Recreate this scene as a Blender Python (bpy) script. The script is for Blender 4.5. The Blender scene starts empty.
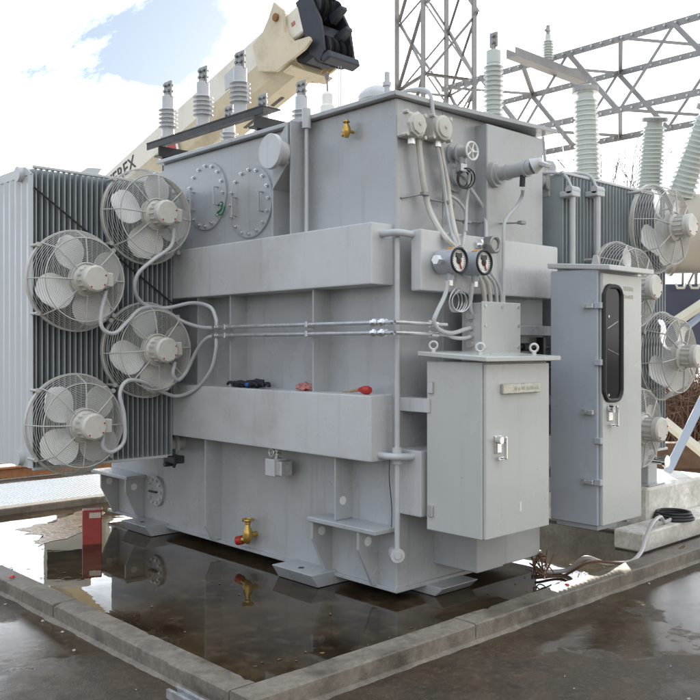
import bpy, bmesh, math, random
from mathutils import Vector, Matrix, noise as mnoise
random.seed(7)
SC = bpy.context.scene
COL = SC.collection
R = math.radians

# ------------------------------------------------------------------ camera
# world axes: +X runs along the cabinet side of the transformer, +Y along the
# fan side, the near bottom corner of the tank is the origin
CAMX, CAMY, EYE, HEAD = -3.94, -3.80, 1.60, R(43)
SH, CH = math.sin(HEAD), math.cos(HEAD)
F = 875.0
def on_u(px, py, u):
    r = (px-350)/F; d = (u-CAMX)/(SH+r*CH)
    return Vector((u, CAMY+d*(CH-r*SH), EYE-(py-347)*d/F))
def on_v(px, py, v):
    r = (px-350)/F; d = (v-CAMY)/(CH-r*SH)
    return Vector((CAMX+d*(SH+r*CH), v, EYE-(py-347)*d/F))
def at_d(px, py, d):
    r = (px-350)/F
    return Vector((CAMX+d*(SH+r*CH), CAMY+d*(CH-r*SH), EYE-(py-347)*d/F))

cam = bpy.data.cameras.new('camera'); co = bpy.data.objects.new('camera', cam); COL.objects.link(co)
co.location = (CAMX, CAMY, EYE); co.rotation_euler = (R(90), 0, -HEAD)
cam.sensor_width = 36; cam.lens = 36*F/700; cam.shift_y = -3/700
cam.clip_start = .05; cam.clip_end = 1500
SC.camera = co

# ------------------------------------------------------------------ materials
def mat(name, color, rough=.5, metal=0, var=.12, vscale=6, bump=.0, bscale=60, rvar=.1, dirt=None, dscale=2.5,
        damt=.5, spec=.5, coat=0, stretch=None, streak=0):
    m = bpy.data.materials.new(name); m.use_nodes = True
    nt = m.node_tree; N = nt.nodes; L = nt.links
    b = N['Principled BSDF']
    tc = N.new('ShaderNodeTexCoord')
    vec = tc.outputs['Object']
    if stretch:
        mp = N.new('ShaderNodeMapping'); mp.inputs['Scale'].default_value = stretch
        L.new(vec, mp.inputs['Vector']); vec = mp.outputs[0]
    n1 = N.new('ShaderNodeTexNoise'); n1.inputs['Scale'].default_value = vscale; n1.inputs['Detail'].default_value = 8
    n1.inputs['Roughness'].default_value = .62
    L.new(vec, n1.inputs['Vector'])
    mx = N.new('ShaderNodeMix'); mx.data_type = 'RGBA'
    c = Vector(color)
    mx.inputs['A'].default_value = (*(c*(1-var)), 1); mx.inputs['B'].default_value = (*(c*(1+var)), 1)
    rp = N.new('ShaderNodeMapRange'); rp.inputs['From Min'].default_value = .3; rp.inputs['From Max'].default_value = .7
    L.new(n1.outputs['Fac'], rp.inputs['Value']); L.new(rp.outputs[0], mx.inputs['Factor'])
    out = mx.outputs['Result']
    if dirt:
        n2 = N.new('ShaderNodeTexNoise'); n2.inputs['Scale'].default_value = dscale; n2.inputs['Detail'].default_value = 10
        n2.inputs['Roughness'].default_value = .7; L.new(vec, n2.inputs['Vector'])
        r2 = N.new('ShaderNodeMapRange'); r2.inputs['From Min'].default_value = .5; r2.inputs['From Max'].default_value = .72
        r2.inputs['To Max'].default_value = damt
        L.new(n2.outputs['Fac'], r2.inputs['Value'])
        m2 = N.new('ShaderNodeMix'); m2.data_type = 'RGBA'; L.new(r2.outputs[0], m2.inputs['Factor'])
        L.new(out, m2.inputs['A']); m2.inputs['B'].default_value = (*dirt, 1); out = m2.outputs['Result']
    if streak:
        mp2 = N.new('ShaderNodeMapping'); mp2.inputs['Scale'].default_value = (9, 9, .55); L.new(tc.outputs['Object'], mp2.inputs['Vector'])
        n4 = N.new('ShaderNodeTexNoise'); n4.inputs['Scale'].default_value = 1.6; n4.inputs['Detail'].default_value = 7; n4.inputs['Roughness'].default_value = .6
        L.new(mp2.outputs[0], n4.inputs['Vector'])
        r4 = N.new('ShaderNodeMapRange'); r4.inputs['From Min'].default_value = .56; r4.inputs['From Max'].default_value = .74; r4.inputs['To Max'].default_value = streak
        L.new(n4.outputs['Fac'], r4.inputs['Value'])
        m4 = N.new('ShaderNodeMix'); m4.data_type = 'RGBA'; L.new(r4.outputs[0], m4.inputs['Factor']); L.new(out, m4.inputs['A'])
        m4.inputs['B'].default_value = (*(c*.62), 1); out = m4.outputs['Result']
        n5 = N.new('ShaderNodeTexVoronoi'); n5.inputs['Scale'].default_value = 5.5; n5.inputs['Randomness'].default_value = 1; L.new(tc.outputs['Object'], n5.inputs['Vector'])
        r5 = N.new('ShaderNodeMapRange'); r5.inputs['From Min'].default_value = .035; r5.inputs['From Max'].default_value = .02; r5.inputs['To Max'].default_value = .5
        L.new(n5.outputs['Distance'], r5.inputs['Value'])
        m5 = N.new('ShaderNodeMix'); m5.data_type = 'RGBA'; L.new(r5.outputs[0], m5.inputs['Factor']); L.new(out, m5.inputs['A'])
        m5.inputs['B'].default_value = (.16, .13, .10, 1); out = m5.outputs['Result']
    L.new(out, b.inputs['Base Color'])
    r3 = N.new('ShaderNodeMapRange'); r3.inputs['From Min'].default_value = .3; r3.inputs['From Max'].default_value = .7
    r3.inputs['To Min'].default_value = max(.02, rough-rvar); r3.inputs['To Max'].default_value = min(1, rough+rvar)
    L.new(n1.outputs['Fac'], r3.inputs['Value']); L.new(r3.outputs[0], b.inputs['Roughness'])
    b.inputs['Metallic'].default_value = metal
    b.inputs['Specular IOR Level'].default_value = spec
    b.inputs['Coat Weight'].default_value = coat; b.inputs['Coat Roughness'].default_value = .15
    if bump:
        n3 = N.new('ShaderNodeTexNoise'); n3.inputs['Scale'].default_value = bscale; n3.inputs['Detail'].default_value = 6
        L.new(vec, n3.inputs['Vector'])
        bp = N.new('ShaderNodeBump'); bp.inputs['Strength'].default_value = bump; bp.inputs['Distance'].default_value = .02
        L.new(n3.outputs['Fac'], bp.inputs['Height']); L.new(bp.outputs[0], b.inputs['Normal'])
    return m

M = {}
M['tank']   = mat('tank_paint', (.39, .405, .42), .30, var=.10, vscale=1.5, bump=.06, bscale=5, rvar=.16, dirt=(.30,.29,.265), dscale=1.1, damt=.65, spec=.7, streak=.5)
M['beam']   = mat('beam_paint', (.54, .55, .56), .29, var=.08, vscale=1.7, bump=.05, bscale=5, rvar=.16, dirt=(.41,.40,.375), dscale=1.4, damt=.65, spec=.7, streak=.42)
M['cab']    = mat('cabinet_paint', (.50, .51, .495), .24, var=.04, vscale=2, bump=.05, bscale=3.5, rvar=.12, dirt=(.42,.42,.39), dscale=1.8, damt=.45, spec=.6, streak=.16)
M['cabshade']= mat('cabinet_paint_shade_side', (.39, .42, .465), .25, var=.04, vscale=2, bump=.05, bscale=3.5, rvar=.12, dirt=(.33,.35,.37), dscale=1.8, damt=.4, spec=.6, streak=.16)  # bluish shade of the tall cabinet's side put into the colour; gauge cases share it
M['fin']    = mat('radiator_paint_shaded', (.32, .355, .375), .42, var=.06, vscale=4, dirt=(.28,.28,.27), dscale=3)  # shade in the gaps between fins put into a darker base colour
M['finlite']= mat('radiator_paint_lit', (.52, .54, .55), .4, var=.05, vscale=3, dirt=(.48,.48,.46), dscale=3)  # same grey made lighter, light on the end panel put into the colour
M['pipe']   = mat('conduit_grey', (.50, .515, .53), .38, var=.06, vscale=9)
M['galv']   = mat('galvanised_steel', (.55, .56, .57), .42, metal=.75, var=.15, vscale=25)
M['zinc']   = mat('zinc_bolt', (.72, .72, .72), .3, metal=.9, var=.1)
M['chrome'] = mat('polished_metal', (.8, .8, .8), .12, metal=1, var=.05)
M['guard']  = mat('guard_wire_paint', (.47, .46, .43), .45, var=.1, vscale=15)
M['motor']  = mat('motor_beige', (.56, .545, .50), .40, var=.06, vscale=10, dirt=(.38,.35,.30), dscale=9, damt=.6)
M['blade']  = mat('fan_blade_aluminium', (.80, .80, .80), .38, metal=.25, var=.05, vscale=6)
M['brass']  = mat('brass', (.55, .36, .10), .32, metal=.85, var=.2, vscale=18)
M['red']    = mat('red_paint', (.42, .025, .02), .4, var=.12, vscale=14)
M['redbox'] = mat('faded_red_paint', (.34, .045, .04), .5, var=.15, vscale=20, dirt=(.25,.07,.05), dscale=9)
M['black']  = mat('black_rubber', (.014, .014, .016), .5, var=.2)
M['glove']  = mat('black_glove_fabric', (.016, .018, .028), .75, var=.4, vscale=30, bump=.3, bscale=90)
M['blue']   = mat('blue_fabric', (.02, .12, .42), .7, var=.2)
M['pink']   = mat('pink_rag', (.48, .20, .18), .8, var=.15, vscale=40, bump=.3, bscale=80)
M['wood']   = mat('wood_handle', (.36, .24, .13), .5, var=.2, vscale=30)
M['dark']   = mat('dark_steel', (.030, .031, .034), .45, metal=.2, var=.25, vscale=14, dirt=(.09,.07,.05), dscale=8)
M['poly']   = mat('bushing_grey_polymer', (.50, .51, .53), .32, var=.04)
M['porc']   = mat('porcelain_glaze', (.54, .58, .55), .2, var=.04, vscale=4, coat=.4)
M['flag']   = mat('tinned_copper', (.30, .30, .29), .4, metal=.6, var=.2, vscale=30)
M['cream']  = mat('crane_cream_paint', (.76, .72, .62), .38, var=.05, vscale=2, dirt=(.45,.38,.25), dscale=3, damt=.35)
M['tan']    = mat('crane_paint_shaded', (.64, .56, .40), .42, var=.07, vscale=2, dirt=(.33,.22,.10), dscale=3, damt=.45)  # underside shade of the cream boom put into the colour; collars and outriggers share it
M['cdark']  = mat('crane_dark_steel', (.035, .038, .05), .5, metal=.2, var=.3, vscale=9)
M['ink']    = mat('dark_lettering', (.03, .03, .035), .5, var=.05)
M['white']  = mat('white_plate', (.75, .75, .73), .4, var=.04)
M['plate']  = mat('engraved_plate', (.52, .50, .45), .3, metal=.5, var=.06, vscale=30)
M['plateink']=mat('engraving', (.34, .325, .29), .4, metal=.3, var=.05)
M['orange'] = mat('orange_sticker', (.75, .32, .03), .5, var=.06)
M['green']  = mat('green_chalk', (.02, .20, .11), .7, var=.1)
M['mud']    = mat('wet_mud', (.13, .075, .028), .16, var=.35, vscale=9, bump=.4, bscale=30)
M['leaf']   = mat('dead_leaf', (.17, .10, .045), .7, var=.45, vscale=14)
M['rust']   = mat('rusty_steel', (.26, .115, .045), .75, var=.3, vscale=22, dirt=(.12,.06,.03), dscale=9)
M['timber'] = mat('weathered_timber', (.13, .075, .045), .8, var=.3, vscale=12)
M['lattice']= mat('weathered_galvanised', (.29, .285, .285), .55, metal=.5, var=.15, vscale=6)
M['bark']   = mat('bark', (.15, .13, .12), .85, var=.3, vscale=9)
M['twig']   = mat('brown_twigs', (.16, .095, .062), .85, var=.4, vscale=3)
M['tarp']   = mat('slate_blue_paint', (.05, .055, .09), .5, var=.15, vscale=5)
M['struta'] = mat('pale_blue_steel', (.36, .42, .52), .4, var=.06)
M['strutb'] = mat('pale_cream_steel', (.60, .57, .47), .45, var=.06)
M['rope']   = mat('steel_cable', (.22, .21, .22), .5, metal=.5, var=.1)
M['hose']   = mat('grey_hose', (.45, .43, .43), .5, var=.1)
M['drum']   = mat('breaker_tank_paint', (.46, .42, .35), .45, var=.06, vscale=3)
M['screen'] = mat('dark_window_glass', (.008, .009, .011), .12, var=.1, rvar=.02, spec=.2)
M['tyre']   = mat('tyre_rubber', (.02, .02, .02), .8, var=.2)

def custom(name):
    m = bpy.data.materials.new(name); m.use_nodes = True
    return m, m.node_tree.nodes, m.node_tree.links, m.node_tree.nodes['Principled BSDF']
def nz(N, L, vec, scale, detail=8, rough=.6):
    n = N.new('ShaderNodeTexNoise'); n.inputs['Scale'].default_value = scale; n.inputs['Detail'].default_value = detail
    n.inputs['Roughness'].default_value = rough; L.new(vec, n.inputs['Vector']); return n.outputs['Fac']
def mr(N, L, v, a, b, c=0, d=1):
    n = N.new('ShaderNodeMapRange'); n.inputs['From Min'].default_value = a; n.inputs['From Max'].default_value = b
    n.inputs['To Min'].default_value = c; n.inputs['To Max'].default_value = d; L.new(v, n.inputs['Value']); return n.outputs[0]
def mixc(N, L, f, a, b):
    n = N.new('ShaderNodeMix'); n.data_type = 'RGBA'
    if isinstance(f, float): n.inputs['Factor'].default_value = f
    else: L.new(f, n.inputs['Factor'])
    for s, k in ((a, 'A'), (b, 'B')):
        if isinstance(s, tuple): n.inputs[k].default_value = (*s, 1)
        else: L.new(s, n.inputs[k])
    return n.outputs['Result']
def math2(N, L, op, a, b):
    n = N.new('ShaderNodeMath'); n.operation = op
    for i, s in enumerate((a, b)):
        if isinstance(s, (int, float)): n.inputs[i].default_value = s
        else: L.new(s, n.inputs[i])
    return n.outputs[0]

PUD = [(q_.x, q_.y, r_) for q_, r_ in ((at_d(700, 600, 5.5), .75), (at_d(610, 625, 5.0), .5), (at_d(520, 640, 4.75), .22), (at_d(30, 640, 4.8), .6))]
def asphalt():
    m, N, L, b = custom('wet_asphalt')
    p = N.new('ShaderNodeNewGeometry').outputs['Position']
    big = nz(N, L, p, .9, 9, .62); mid = nz(N, L, p, 5, 8, .65); fine = nz(N, L, p, 110, 4, .7)
    c = mixc(N, L, mr(N, L, mid, .35, .68), (.032, .021, .011), (.078, .053, .030))
    c = mixc(N, L, mr(N, L, big, .5, .68), c, (.030, .019, .010))
    m30 = nz(N, L, p, 26, 8, .75)
    c = mixc(N, L, mr(N, L, m30, .5, .72, 0, .75), c, (.135, .10, .066))
    c = mixc(N, L, mr(N, L, m30, .42, .28, 0, .8), c, (.016, .011, .007))
    grit = mr(N, L, fine, .58, .74)
    c = mixc(N, L, math2(N, L, 'MULTIPLY', grit, .55), c, (.16, .14, .12))
    L.new(c, b.inputs['Base Color'])
    wet = mr(N, L, math2(N, L, 'ADD', big, math2(N, L, 'MULTIPLY', mid, .18)), .56, .70)
    dist = nz(N, L, p, 2.2, 8, .6)
    for (qx, qy, qr) in PUD:
        vd = N.new('ShaderNodeVectorMath'); vd.operation = 'DISTANCE'; L.new(p, vd.inputs[0]); vd.inputs[1].default_value = (qx, qy, 0)
        k = math2(N, L, 'ADD', math2(N, L, 'DIVIDE', vd.outputs['Value'], qr), mr(N, L, dist, .3, .7, -.55, .55))
        pw = mr(N, L, k, .75, 1.0, 1.15, 0); wet = math2(N, L, 'MAXIMUM', wet, pw)
    rgh = mr(N, L, wet, 0, 1.15, .55, .07)
    rgh2 = math2(N, L, 'ADD', rgh, mr(N, L, mid, .3, .7, -.06, .14))
    L.new(rgh2, b.inputs['Roughness'])
    b.inputs['Specular IOR Level'].default_value = .38
    bp = N.new('ShaderNodeBump'); bp.inputs['Distance'].default_value = .008
    L.new(mr(N, L, wet, 0, 1.15, .7, .08), bp.inputs['Strength'])
    L.new(math2(N, L, 'ADD', math2(N, L, 'ADD', fine, math2(N, L, 'MULTIPLY', m30, 1.2)), math2(N, L, 'MULTIPLY', mid, 1.4)), bp.inputs['Height']); L.new(bp.outputs[0], b.inputs['Normal'])
    return m
M['asphalt'] = asphalt()

def water():
    m, N, L, b = custom('muddy_water')
    p = N.new('ShaderNodeNewGeometry').outputs['Position']
    a = nz(N, L, p, 1.6, 9, .62); f = nz(N, L, p, 7, 8, .68)
    c = mixc(N, L, mr(N, L, a, .36, .66), (.014, .009, .005), (.066, .044, .023))
    c = mixc(N, L, mr(N, L, f, .5, .72, 0, .7), c, (.11, .078, .044))
    L.new(c, b.inputs['Base Color'])
    b.inputs['Roughness'].default_value = .015; b.inputs['IOR'].default_value = 1.40
    w = nz(N, L, p, 3.2, 3, .5)
    bp = N.new('ShaderNodeBump'); bp.inputs['Strength'].default_value = .035; bp.inputs['Distance'].default_value = .02
    L.new(w, bp.inputs['Height']); L.new(bp.outputs[0], b.inputs['Normal'])
    return m
M['water'] = water()

def concrete(name, base, dark, stain):
    m, N, L, b = custom(name)
    p = N.new('ShaderNodeNewGeometry').outputs['Position']
    a = nz(N, L, p, 3.2, 9, .66); f = nz(N, L, p, 28, 8, .7); g = nz(N, L, p, 150, 3, .6)
    c = mixc(N, L, mr(N, L, f, .34, .68), tuple(x*.72 for x in base), tuple(x*1.15 for x in base))
    c = mixc(N, L, mr(N, L, a, .46, .66, 0, .85), c, dark)
    a2 = nz(N, L, p, 1.1, 8, .7)
    c = mixc(N, L, mr(N, L, a2, .52, .66, 0, .7), c, stain)
    c = mixc(N, L, mr(N, L, g, .66, .74, 0, .6), c, tuple(x*.3 for x in base))
    L.new(c, b.inputs['Base Color'])
    L.new(mr(N, L, a, .4, .65, .8, .42), b.inputs['Roughness'])
    bp = N.new('ShaderNodeBump'); bp.inputs['Strength'].default_value = .55; bp.inputs['Distance'].default_value = .008
    L.new(math2(N, L, 'ADD', f, math2(N, L, 'MULTIPLY', g, .5)), bp.inputs['Height']); L.new(bp.outputs[0], b.inputs['Normal'])
    return m
M['kerb'] = concrete('kerb_concrete', (.22, .19, .152), (.050, .038, .026), (.095, .075, .052))
M['plinth'] = concrete('pale_concrete', (.78, .76, .71), (.34, .31, .26), (.60, .57, .50))
M['snow'] = mat('pale_packed_ground', (.66, .62, .56), .85, var=.18, vscale=3, bump=.4, bscale=25, dirt=(.36,.30,.24), dscale=2, damt=.6)
M['gravel'] = mat('grey_gravel', (.33, .31, .29), .9, var=.45, vscale=38, bump=1.0, bscale=38)
M['stone'] = mat('gravel_stone', (.36, .34, .32), .9, var=.3, vscale=3)
def tread():
    m, N, L, b = custom('diamond_tread_plate')
    p = N.new('ShaderNodeNewGeometry').outputs['Position']
    ck = N.new('ShaderNodeTexVoronoi'); ck.inputs['Scale'].default_value = 22; ck.inputs['Randomness'].default_value = .15
    mp = N.new('ShaderNodeMapping'); mp.inputs['Rotation'].default_value = (0, 0, R(45)); mp.inputs['Scale'].default_value = (1, 1, 0)
    L.new(p, mp.inputs['Vector']); L.new(mp.outputs[0], ck.inputs['Vector'])
    d = mr(N, L, ck.outputs['Distance'], .12, .42, 1, 0)
    c = mixc(N, L, nz(N, L, p, 4, 6), (.20, .24, .28), (.32, .36, .40))
    c = mixc(N, L, mr(N, L, d, 0, 1, 0, .8), c, (.52, .55, .58))
    L.new(c, b.inputs['Base Color']); b.inputs['Metallic'].default_value = .55
    L.new(mr(N, L, d, 0, 1, .55, .3), b.inputs['Roughness'])
    bp = N.new('ShaderNodeBump'); bp.inputs['Strength'].default_value = .8; bp.inputs['Distance'].default_value = .01
    L.new(d, bp.inputs['Height']); L.new(bp.outputs[0], b.inputs['Normal'])
    return m
M['tread'] = tread()
def dial():
    m, N, L, b = custom('gauge_dial_face')
    b.inputs['Base Color'].default_value = (.72, .71, .68, 1); b.inputs['Roughness'].default_value = .12
    b.inputs['Coat Weight'].default_value = .6
    return m
M['dial'] = dial()

# ------------------------------------------------------------------ mesh builder
def catmull(pts, k=8):
    P = [Vector(p) for p in pts]
    if len(P) < 3: return P
    P = [P[0]*2-P[1]] + P + [P[-1]*2-P[-2]]
    out = []
    for i in range(1, len(P)-2):
        a, b, c, d = P[i-1], P[i], P[i+1], P[i+2]
        for j in range(k):
            t = j/k
            out.append(.5*((2*b)+(c-a)*t+(2*a-5*b+4*c-d)*t*t+(3*b-a-3*c+d)*t**3))
    out.append(P[-2]); return out
def frame_of(ax):
    ax = Vector(ax).normalized()
    h = Vector((0, 0, 1)) if abs(ax.z) < .9 else Vector((1, 0, 0))
    a = ax.cross(h).normalized(); return a, ax.cross(a).normalized(), ax

class MB:
    def __init__(s, tf=None): s.bm = bmesh.new(); s.tf = tf
    def _v(s, co): return s.bm.verts.new(co)
    def _f(s, vs):
        try: s.bm.faces.new(vs)
        except ValueError: pass
    def box(s, a, b, bev=0, rot=None, seg=1):
        a, b = Vector(a), Vector(b); c = (a+b)/2; h = (b-a)/2
        t = bmesh.new(); bmesh.ops.create_cube(t, size=2)
        for v in t.verts: v.co = Vector((v.co.x*h.x, v.co.y*h.y, v.co.z*h.z))
        if bev: bmesh.ops.bevel(t, geom=list(t.edges), offset=bev, segments=seg, affect='EDGES', profile=.5)
        for v in t.verts: v.co = (rot @ v.co if rot else v.co)+c
        s.merge(t); return s
    def merge(s, t):
        me = bpy.data.meshes.new('tmp'); t.to_mesh(me); t.free(); s.bm.from_mesh(me); bpy.data.meshes.remove(me)
    def cyl(s, p0, p1, r0, r1=None, n=20, cap=True):
        r1 = r0 if r1 is None else r1
        p0, p1 = Vector(p0), Vector(p1); a, b, ax = frame_of(p1-p0)
        A = []; B = []
        for i in range(n):
            t = 2*math.pi*i/n; d = a*math.cos(t)+b*math.sin(t)
            A.append(s._v(p0+d*r0)); B.append(s._v(p1+d*r1))
        for i in range(n): s._f((A[i], A[(i+1) % n], B[(i+1) % n], B[i]))
        if cap: s._f(A[::-1]); s._f(B)
        return s
    def tube(s, pts, r, n=8, k=8, smooth=True, closed=False, r1=None):
        P = catmull(pts, k) if smooth else [Vector(p) for p in pts]
        if closed: P = P[:-1] if (P[0]-P[-1]).length < 1e-6 else P
        rings = []; L = len(P); a = None
        for i, p in enumerate(P):
            if closed: t = P[(i+1) % L]-P[i-1]
            else: t = P[min(i+1, L-1)]-P[max(i-1, 0)]
            t.normalize()
            if a is None: a, b, _ = frame_of(t)
            else:
                a = (a-t*a.dot(t)); a = a.normalized() if a.length > 1e-6 else frame_of(t)[0]; b = t.cross(a)
            rr = r if r1 is None else r+(r1-r)*i/max(1, L-1)
            rings.append([s._v(p+(a*math.cos(2*math.pi*j/n)+b*math.sin(2*math.pi*j/n))*rr) for j in range(n)])
        m = L if closed else L-1
        for i in range(m):
            A, B = rings[i], rings[(i+1) % L]
            for j in range(n): s._f((A[j], A[(j+1) % n], B[(j+1) % n], B[j]))
        if not closed: s._f(rings[0][::-1]); s._f(rings[-1])
        return s
    def torus(s, c, ax, Rr, r, n=32, m=6):
        a, b, ax = frame_of(ax); c = Vector(c)
        return s.tube([c+(a*math.cos(2*math.pi*i/n)+b*math.sin(2*math.pi*i/n))*Rr for i in range(n)], r, m, smooth=False, closed=True)
    def lathe(s, prof, o, ax, n=28):
        a, b, ax = frame_of(ax); o = Vector(o); rings = []
        for r, h in prof:
            rings.append([s._v(o+ax*h+(a*math.cos(2*math.pi*i/n)+b*math.sin(2*math.pi*i/n))*max(r, 1e-4)) for i in range(n)])
        for A, B in zip(rings, rings[1:]):
            for i in range(n): s._f((A[i], A[(i+1) % n], B[(i+1) % n], B[i]))
        s._f(rings[0][::-1]); s._f(rings[-1]); return s
    def prism(s, poly, ext, bev=0):
        t = bmesh.new(); e = Vector(ext)
        A = [t.verts.new(Vector(p)) for p in poly]; B = [t.verts.new(Vector(p)+e) for p in poly]
        n = len(poly); t.faces.new(A[::-1]); t.faces.new(B)
        for i in range(n): t.faces.new((A[i], A[(i+1) % n], B[(i+1) % n], B[i]))
        if bev: bmesh.ops.bevel(t, geom=list(t.edges), offset=bev, segments=1, affect='EDGES')
        s.merge(t); return s
    def blob(s, c, rad, sub=3, amp=.25, fr=4, seed=0):
        t = bmesh.new(); bmesh.ops.create_icosphere(t, subdivisions=sub, radius=1); rad = Vector(rad)
        for v in t.verts:
            k = 1+amp*mnoise.noise(v.co*fr*.5+Vector((seed*3.1, seed, 7)))
            v.co = Vector((v.co.x*rad.x, v.co.y*rad.y, v.co.z*rad.z))*k+Vector(c)
        s.merge(t); return s
    def build(s, name, m, parent=None, ang=35, label=None):
        if s.tf is not None:
            for v in s.bm.verts: v.co = s.tf(v.co)
        bmesh.ops.recalc_face_normals(s.bm, faces=list(s.bm.faces))
        vs = [v.co for v in s.bm.verts]
        if parent is None:
            lo = Vector((min(v.x for v in vs), min(v.y for v in vs), min(v.z for v in vs)))
            hi = Vector((max(v.x for v in vs), max(v.y for v in vs), max(v.z for v in vs)))
            off = Vector(((lo.x+hi.x)/2, (lo.y+hi.y)/2, lo.z))
        else:
            off = Vector((0, 0, 0)); q = parent
            while q: off += q.location; q = q.parent
        for v in s.bm.verts: v.co -= off
        me = bpy.data.meshes.new(name); s.bm.to_mesh(me); s.bm.free()
        me.materials.append(M[m])
        for p in me.polygons: p.use_smooth = True
        me.set_sharp_from_angle(angle=R(ang))
        o = bpy.data.objects.new(name, me); COL.objects.link(o)
        if parent is None: o.location = off
        else: o.parent = parent
        if label: o['label'] = label
        if len(me.polygons) < 4000:
            wn_ = o.modifiers.new('weighted_normal', 'WEIGHTED_NORMAL'); wn_.keep_sharp = True; wn_.weight = 80
        return o

def tag(o, label, cat, group=None):
    o['label'] = label; o['category'] = cat
    if group: o['group'] = group
    return o
def thing(name, label, cat, loc=(0, 0, 0), group=None):
    o = bpy.data.objects.new(name, None); COL.objects.link(o); o.location = loc; o.empty_display_size = .1
    return tag(o, label, cat, group)
def struct(o, kind='structure'): o['kind'] = kind; return o
def copy_tree(o, parent=None):
    c = o.copy(); COL.objects.link(c)
    if parent: c.parent = parent
    for ch in list(o.children): copy_tree(ch, c)
    return c

# ------------------------------------------------------------------ setting
KO_U, KI_U, KO_V, KI_V = -1.72, -1.57, -.80, -.645      # kerb faces
BU, BV = 4.1, 4.45                                       # far inner edges of the bund
KT = .10
g = MB(); g.box((-400, -400, -.4), (500, 500, 0)); struct(g.build('ground', 'asphalt'))
w = MB(); w.box((KI_U-.02, KI_V-.02, -.05), (BU+.02, BV+.02, .012)); struct(w.build('water', 'water'))
def kerb_run(a, b, axis, lo, hi, n, top=KT):
    k = MB()
    for i in range(n):
        p = a+(b-a)*i/n+.003; q = a+(b-a)*(i+1)/n-.003
        dz = random.uniform(-.004, .004); nn_ = max(8, int((q-p)/.035)); rows = []
        w0, w1 = lo+random.uniform(-.003, .003), hi
        sec = [(w0, -.06), (w0, top*.45), (w0, top*.85+dz), (w0+.001, top-.007+dz), (w0+.008, top+dz), (w0*.66+w1*.34, top+dz+.001), (w0*.34+w1*.66, top+dz+.001), (w1-.008, top+dz), (w1-.001, top-.007+dz), (w1, top*.85+dz), (w1, top*.3), (w1, -.06)]
        for j_ in range(nn_+1):
            l_ = p+(q-p)*j_/nn_; row = []
            for m_, (x_, z_) in enumerate(sec):
                P_ = Vector((l_, x_, z_)) if axis == 'u' else Vector((x_, l_, z_))
                e_ = mnoise.noise(P_*3)*.0022+mnoise.noise(P_*30)*.0013
                ch_ = max(0, mnoise.noise(Vector((l_*9, m_ < 6, p)))-.42)*.06 if m_ in (3, 4, 7, 8) else 0
                c_ = (w0+w1)/2; x2 = x_+(e_*.7)*(1 if x_ > c_ else -1); x2 += (-ch_ if x_ > c_ else ch_)*.6; z2 = z_+(e_-ch_ if z_ > 0 else 0)
                row.append(k._v((l_, x2, z2) if axis == 'u' else (x2, l_, z2)))
            rows.append(row)
        for A_, B_ in zip(rows, rows[1:]):
            for m_ in range(len(sec)-1): k._f((A_[m_], A_[m_+1], B_[m_+1], B_[m_]))
        k._f(rows[0]); k._f(rows[-1][::-1])
    return struct(k.build('kerb', 'kerb'))
kerb_run(KO_U, BU+.2, 'u', KO_V, KI_V, 4)
kerb_run(KI_V+.004, BV+.2, 'v', KO_U, KI_U, 3)
kerb_run(KI_U+.004, BU+.2, 'u', BV, BV+.16, 3, .08)
kerb_run(KI_V+.004, BV-.004, 'v', BU, BU+.16, 3)
# mortar fillet and silt along the outside foot of the kerb
t = MB(); rng = [KO_U-.03+.05*i for i in range(130)]
for A_ in (0, 1):
    prev = None
    for i in range(130):
        l_ = (KO_U-.03 if A_ == 0 else KO_V-.03)+.05*i; wv = .022+.016*mnoise.noise(Vector((l_*4, A_, 3)))+.008*mnoise.noise(Vector((l_*15, A_, 9)))
        o_ = KO_V if A_ == 0 else KO_U
        pr = [(l_, o_+.01, .022), (l_, o_-wv*.5, .012), (l_, o_-wv, -.002)]
        pr = [t._v(v_ if A_ == 0 else (v_[1], v_[0], v_[2])) for v_ in pr]
        if prev:
            for m_ in range(2): t._f((prev[m_], prev[m_+1], pr[m_+1], pr[m_]))
        prev = pr
struct(t.build('kerb_fillet', 'kerb'))
# grating strip, white slab edge, gravel bed to the left rear; pale packed ground to the right rear
t = MB(); t.box((-9, BV+.2, -.05), (3.5, 6.25, .03)); struct(t.build('walkway', 'tread'))
t = MB(); t.box((-40, 6.75, -.05), (4.5, 60, .008)); struct(t.build('gravel_ground', 'gravel'))
t = MB(); t.box((BU+.17, -9, -.05), (60, 60, .006)); struct(t.build('pale_ground', 'snow'))
t = MB(); t.box((-40, 7.0, .0), (3.8, 7.35, .11), .01); struct(t.build('slab_edge', 'plinth'))
t = MB(); t.box((-30, 6.78, .012), (3.6, 6.9, .03)); t.box((-30, 6.83, .03), (3.6, 6.85, .11)); t.box((-30, 6.805, .11), (3.6, 6.875, .14), .008)
tag(t.build('rusty_rail', 'rust'), 'rusty steel rail lying along the gravel behind the tread plate walkway', 'rail')
st = MB()
for i in range(1500):
    x = random.uniform(-9, 2.5); y = 7.4+random.random()**1.6*5; r_ = random.uniform(.012, .035)
    tb = bmesh.new(); bmesh.ops.create_icosphere(tb, subdivisions=1, radius=r_)
    for v in tb.verts: v.co = v.co*random.uniform(.7, 1.25)+Vector((x, y, .01+r_*.3))
    st.bm.verts.ensure_lookup_table()
    st.merge(tb)
struct(st.build('gravel', 'stone', ang=10), 'stuff')
t = MB(); mudp = [(22, 529), (45, 522), (70, 516), (99, 508), (101, 514), (88, 524), (78, 532), (58, 540), (40, 546), (34, 541), (44, 535), (24, 534)]
def at_z(px, py, z):
    d = (EYE-z)*F/(py-347); return at_d(px, py, d)
P_ = [at_z(x, y, .0145) for x, y in mudp]; P2 = []
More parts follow.
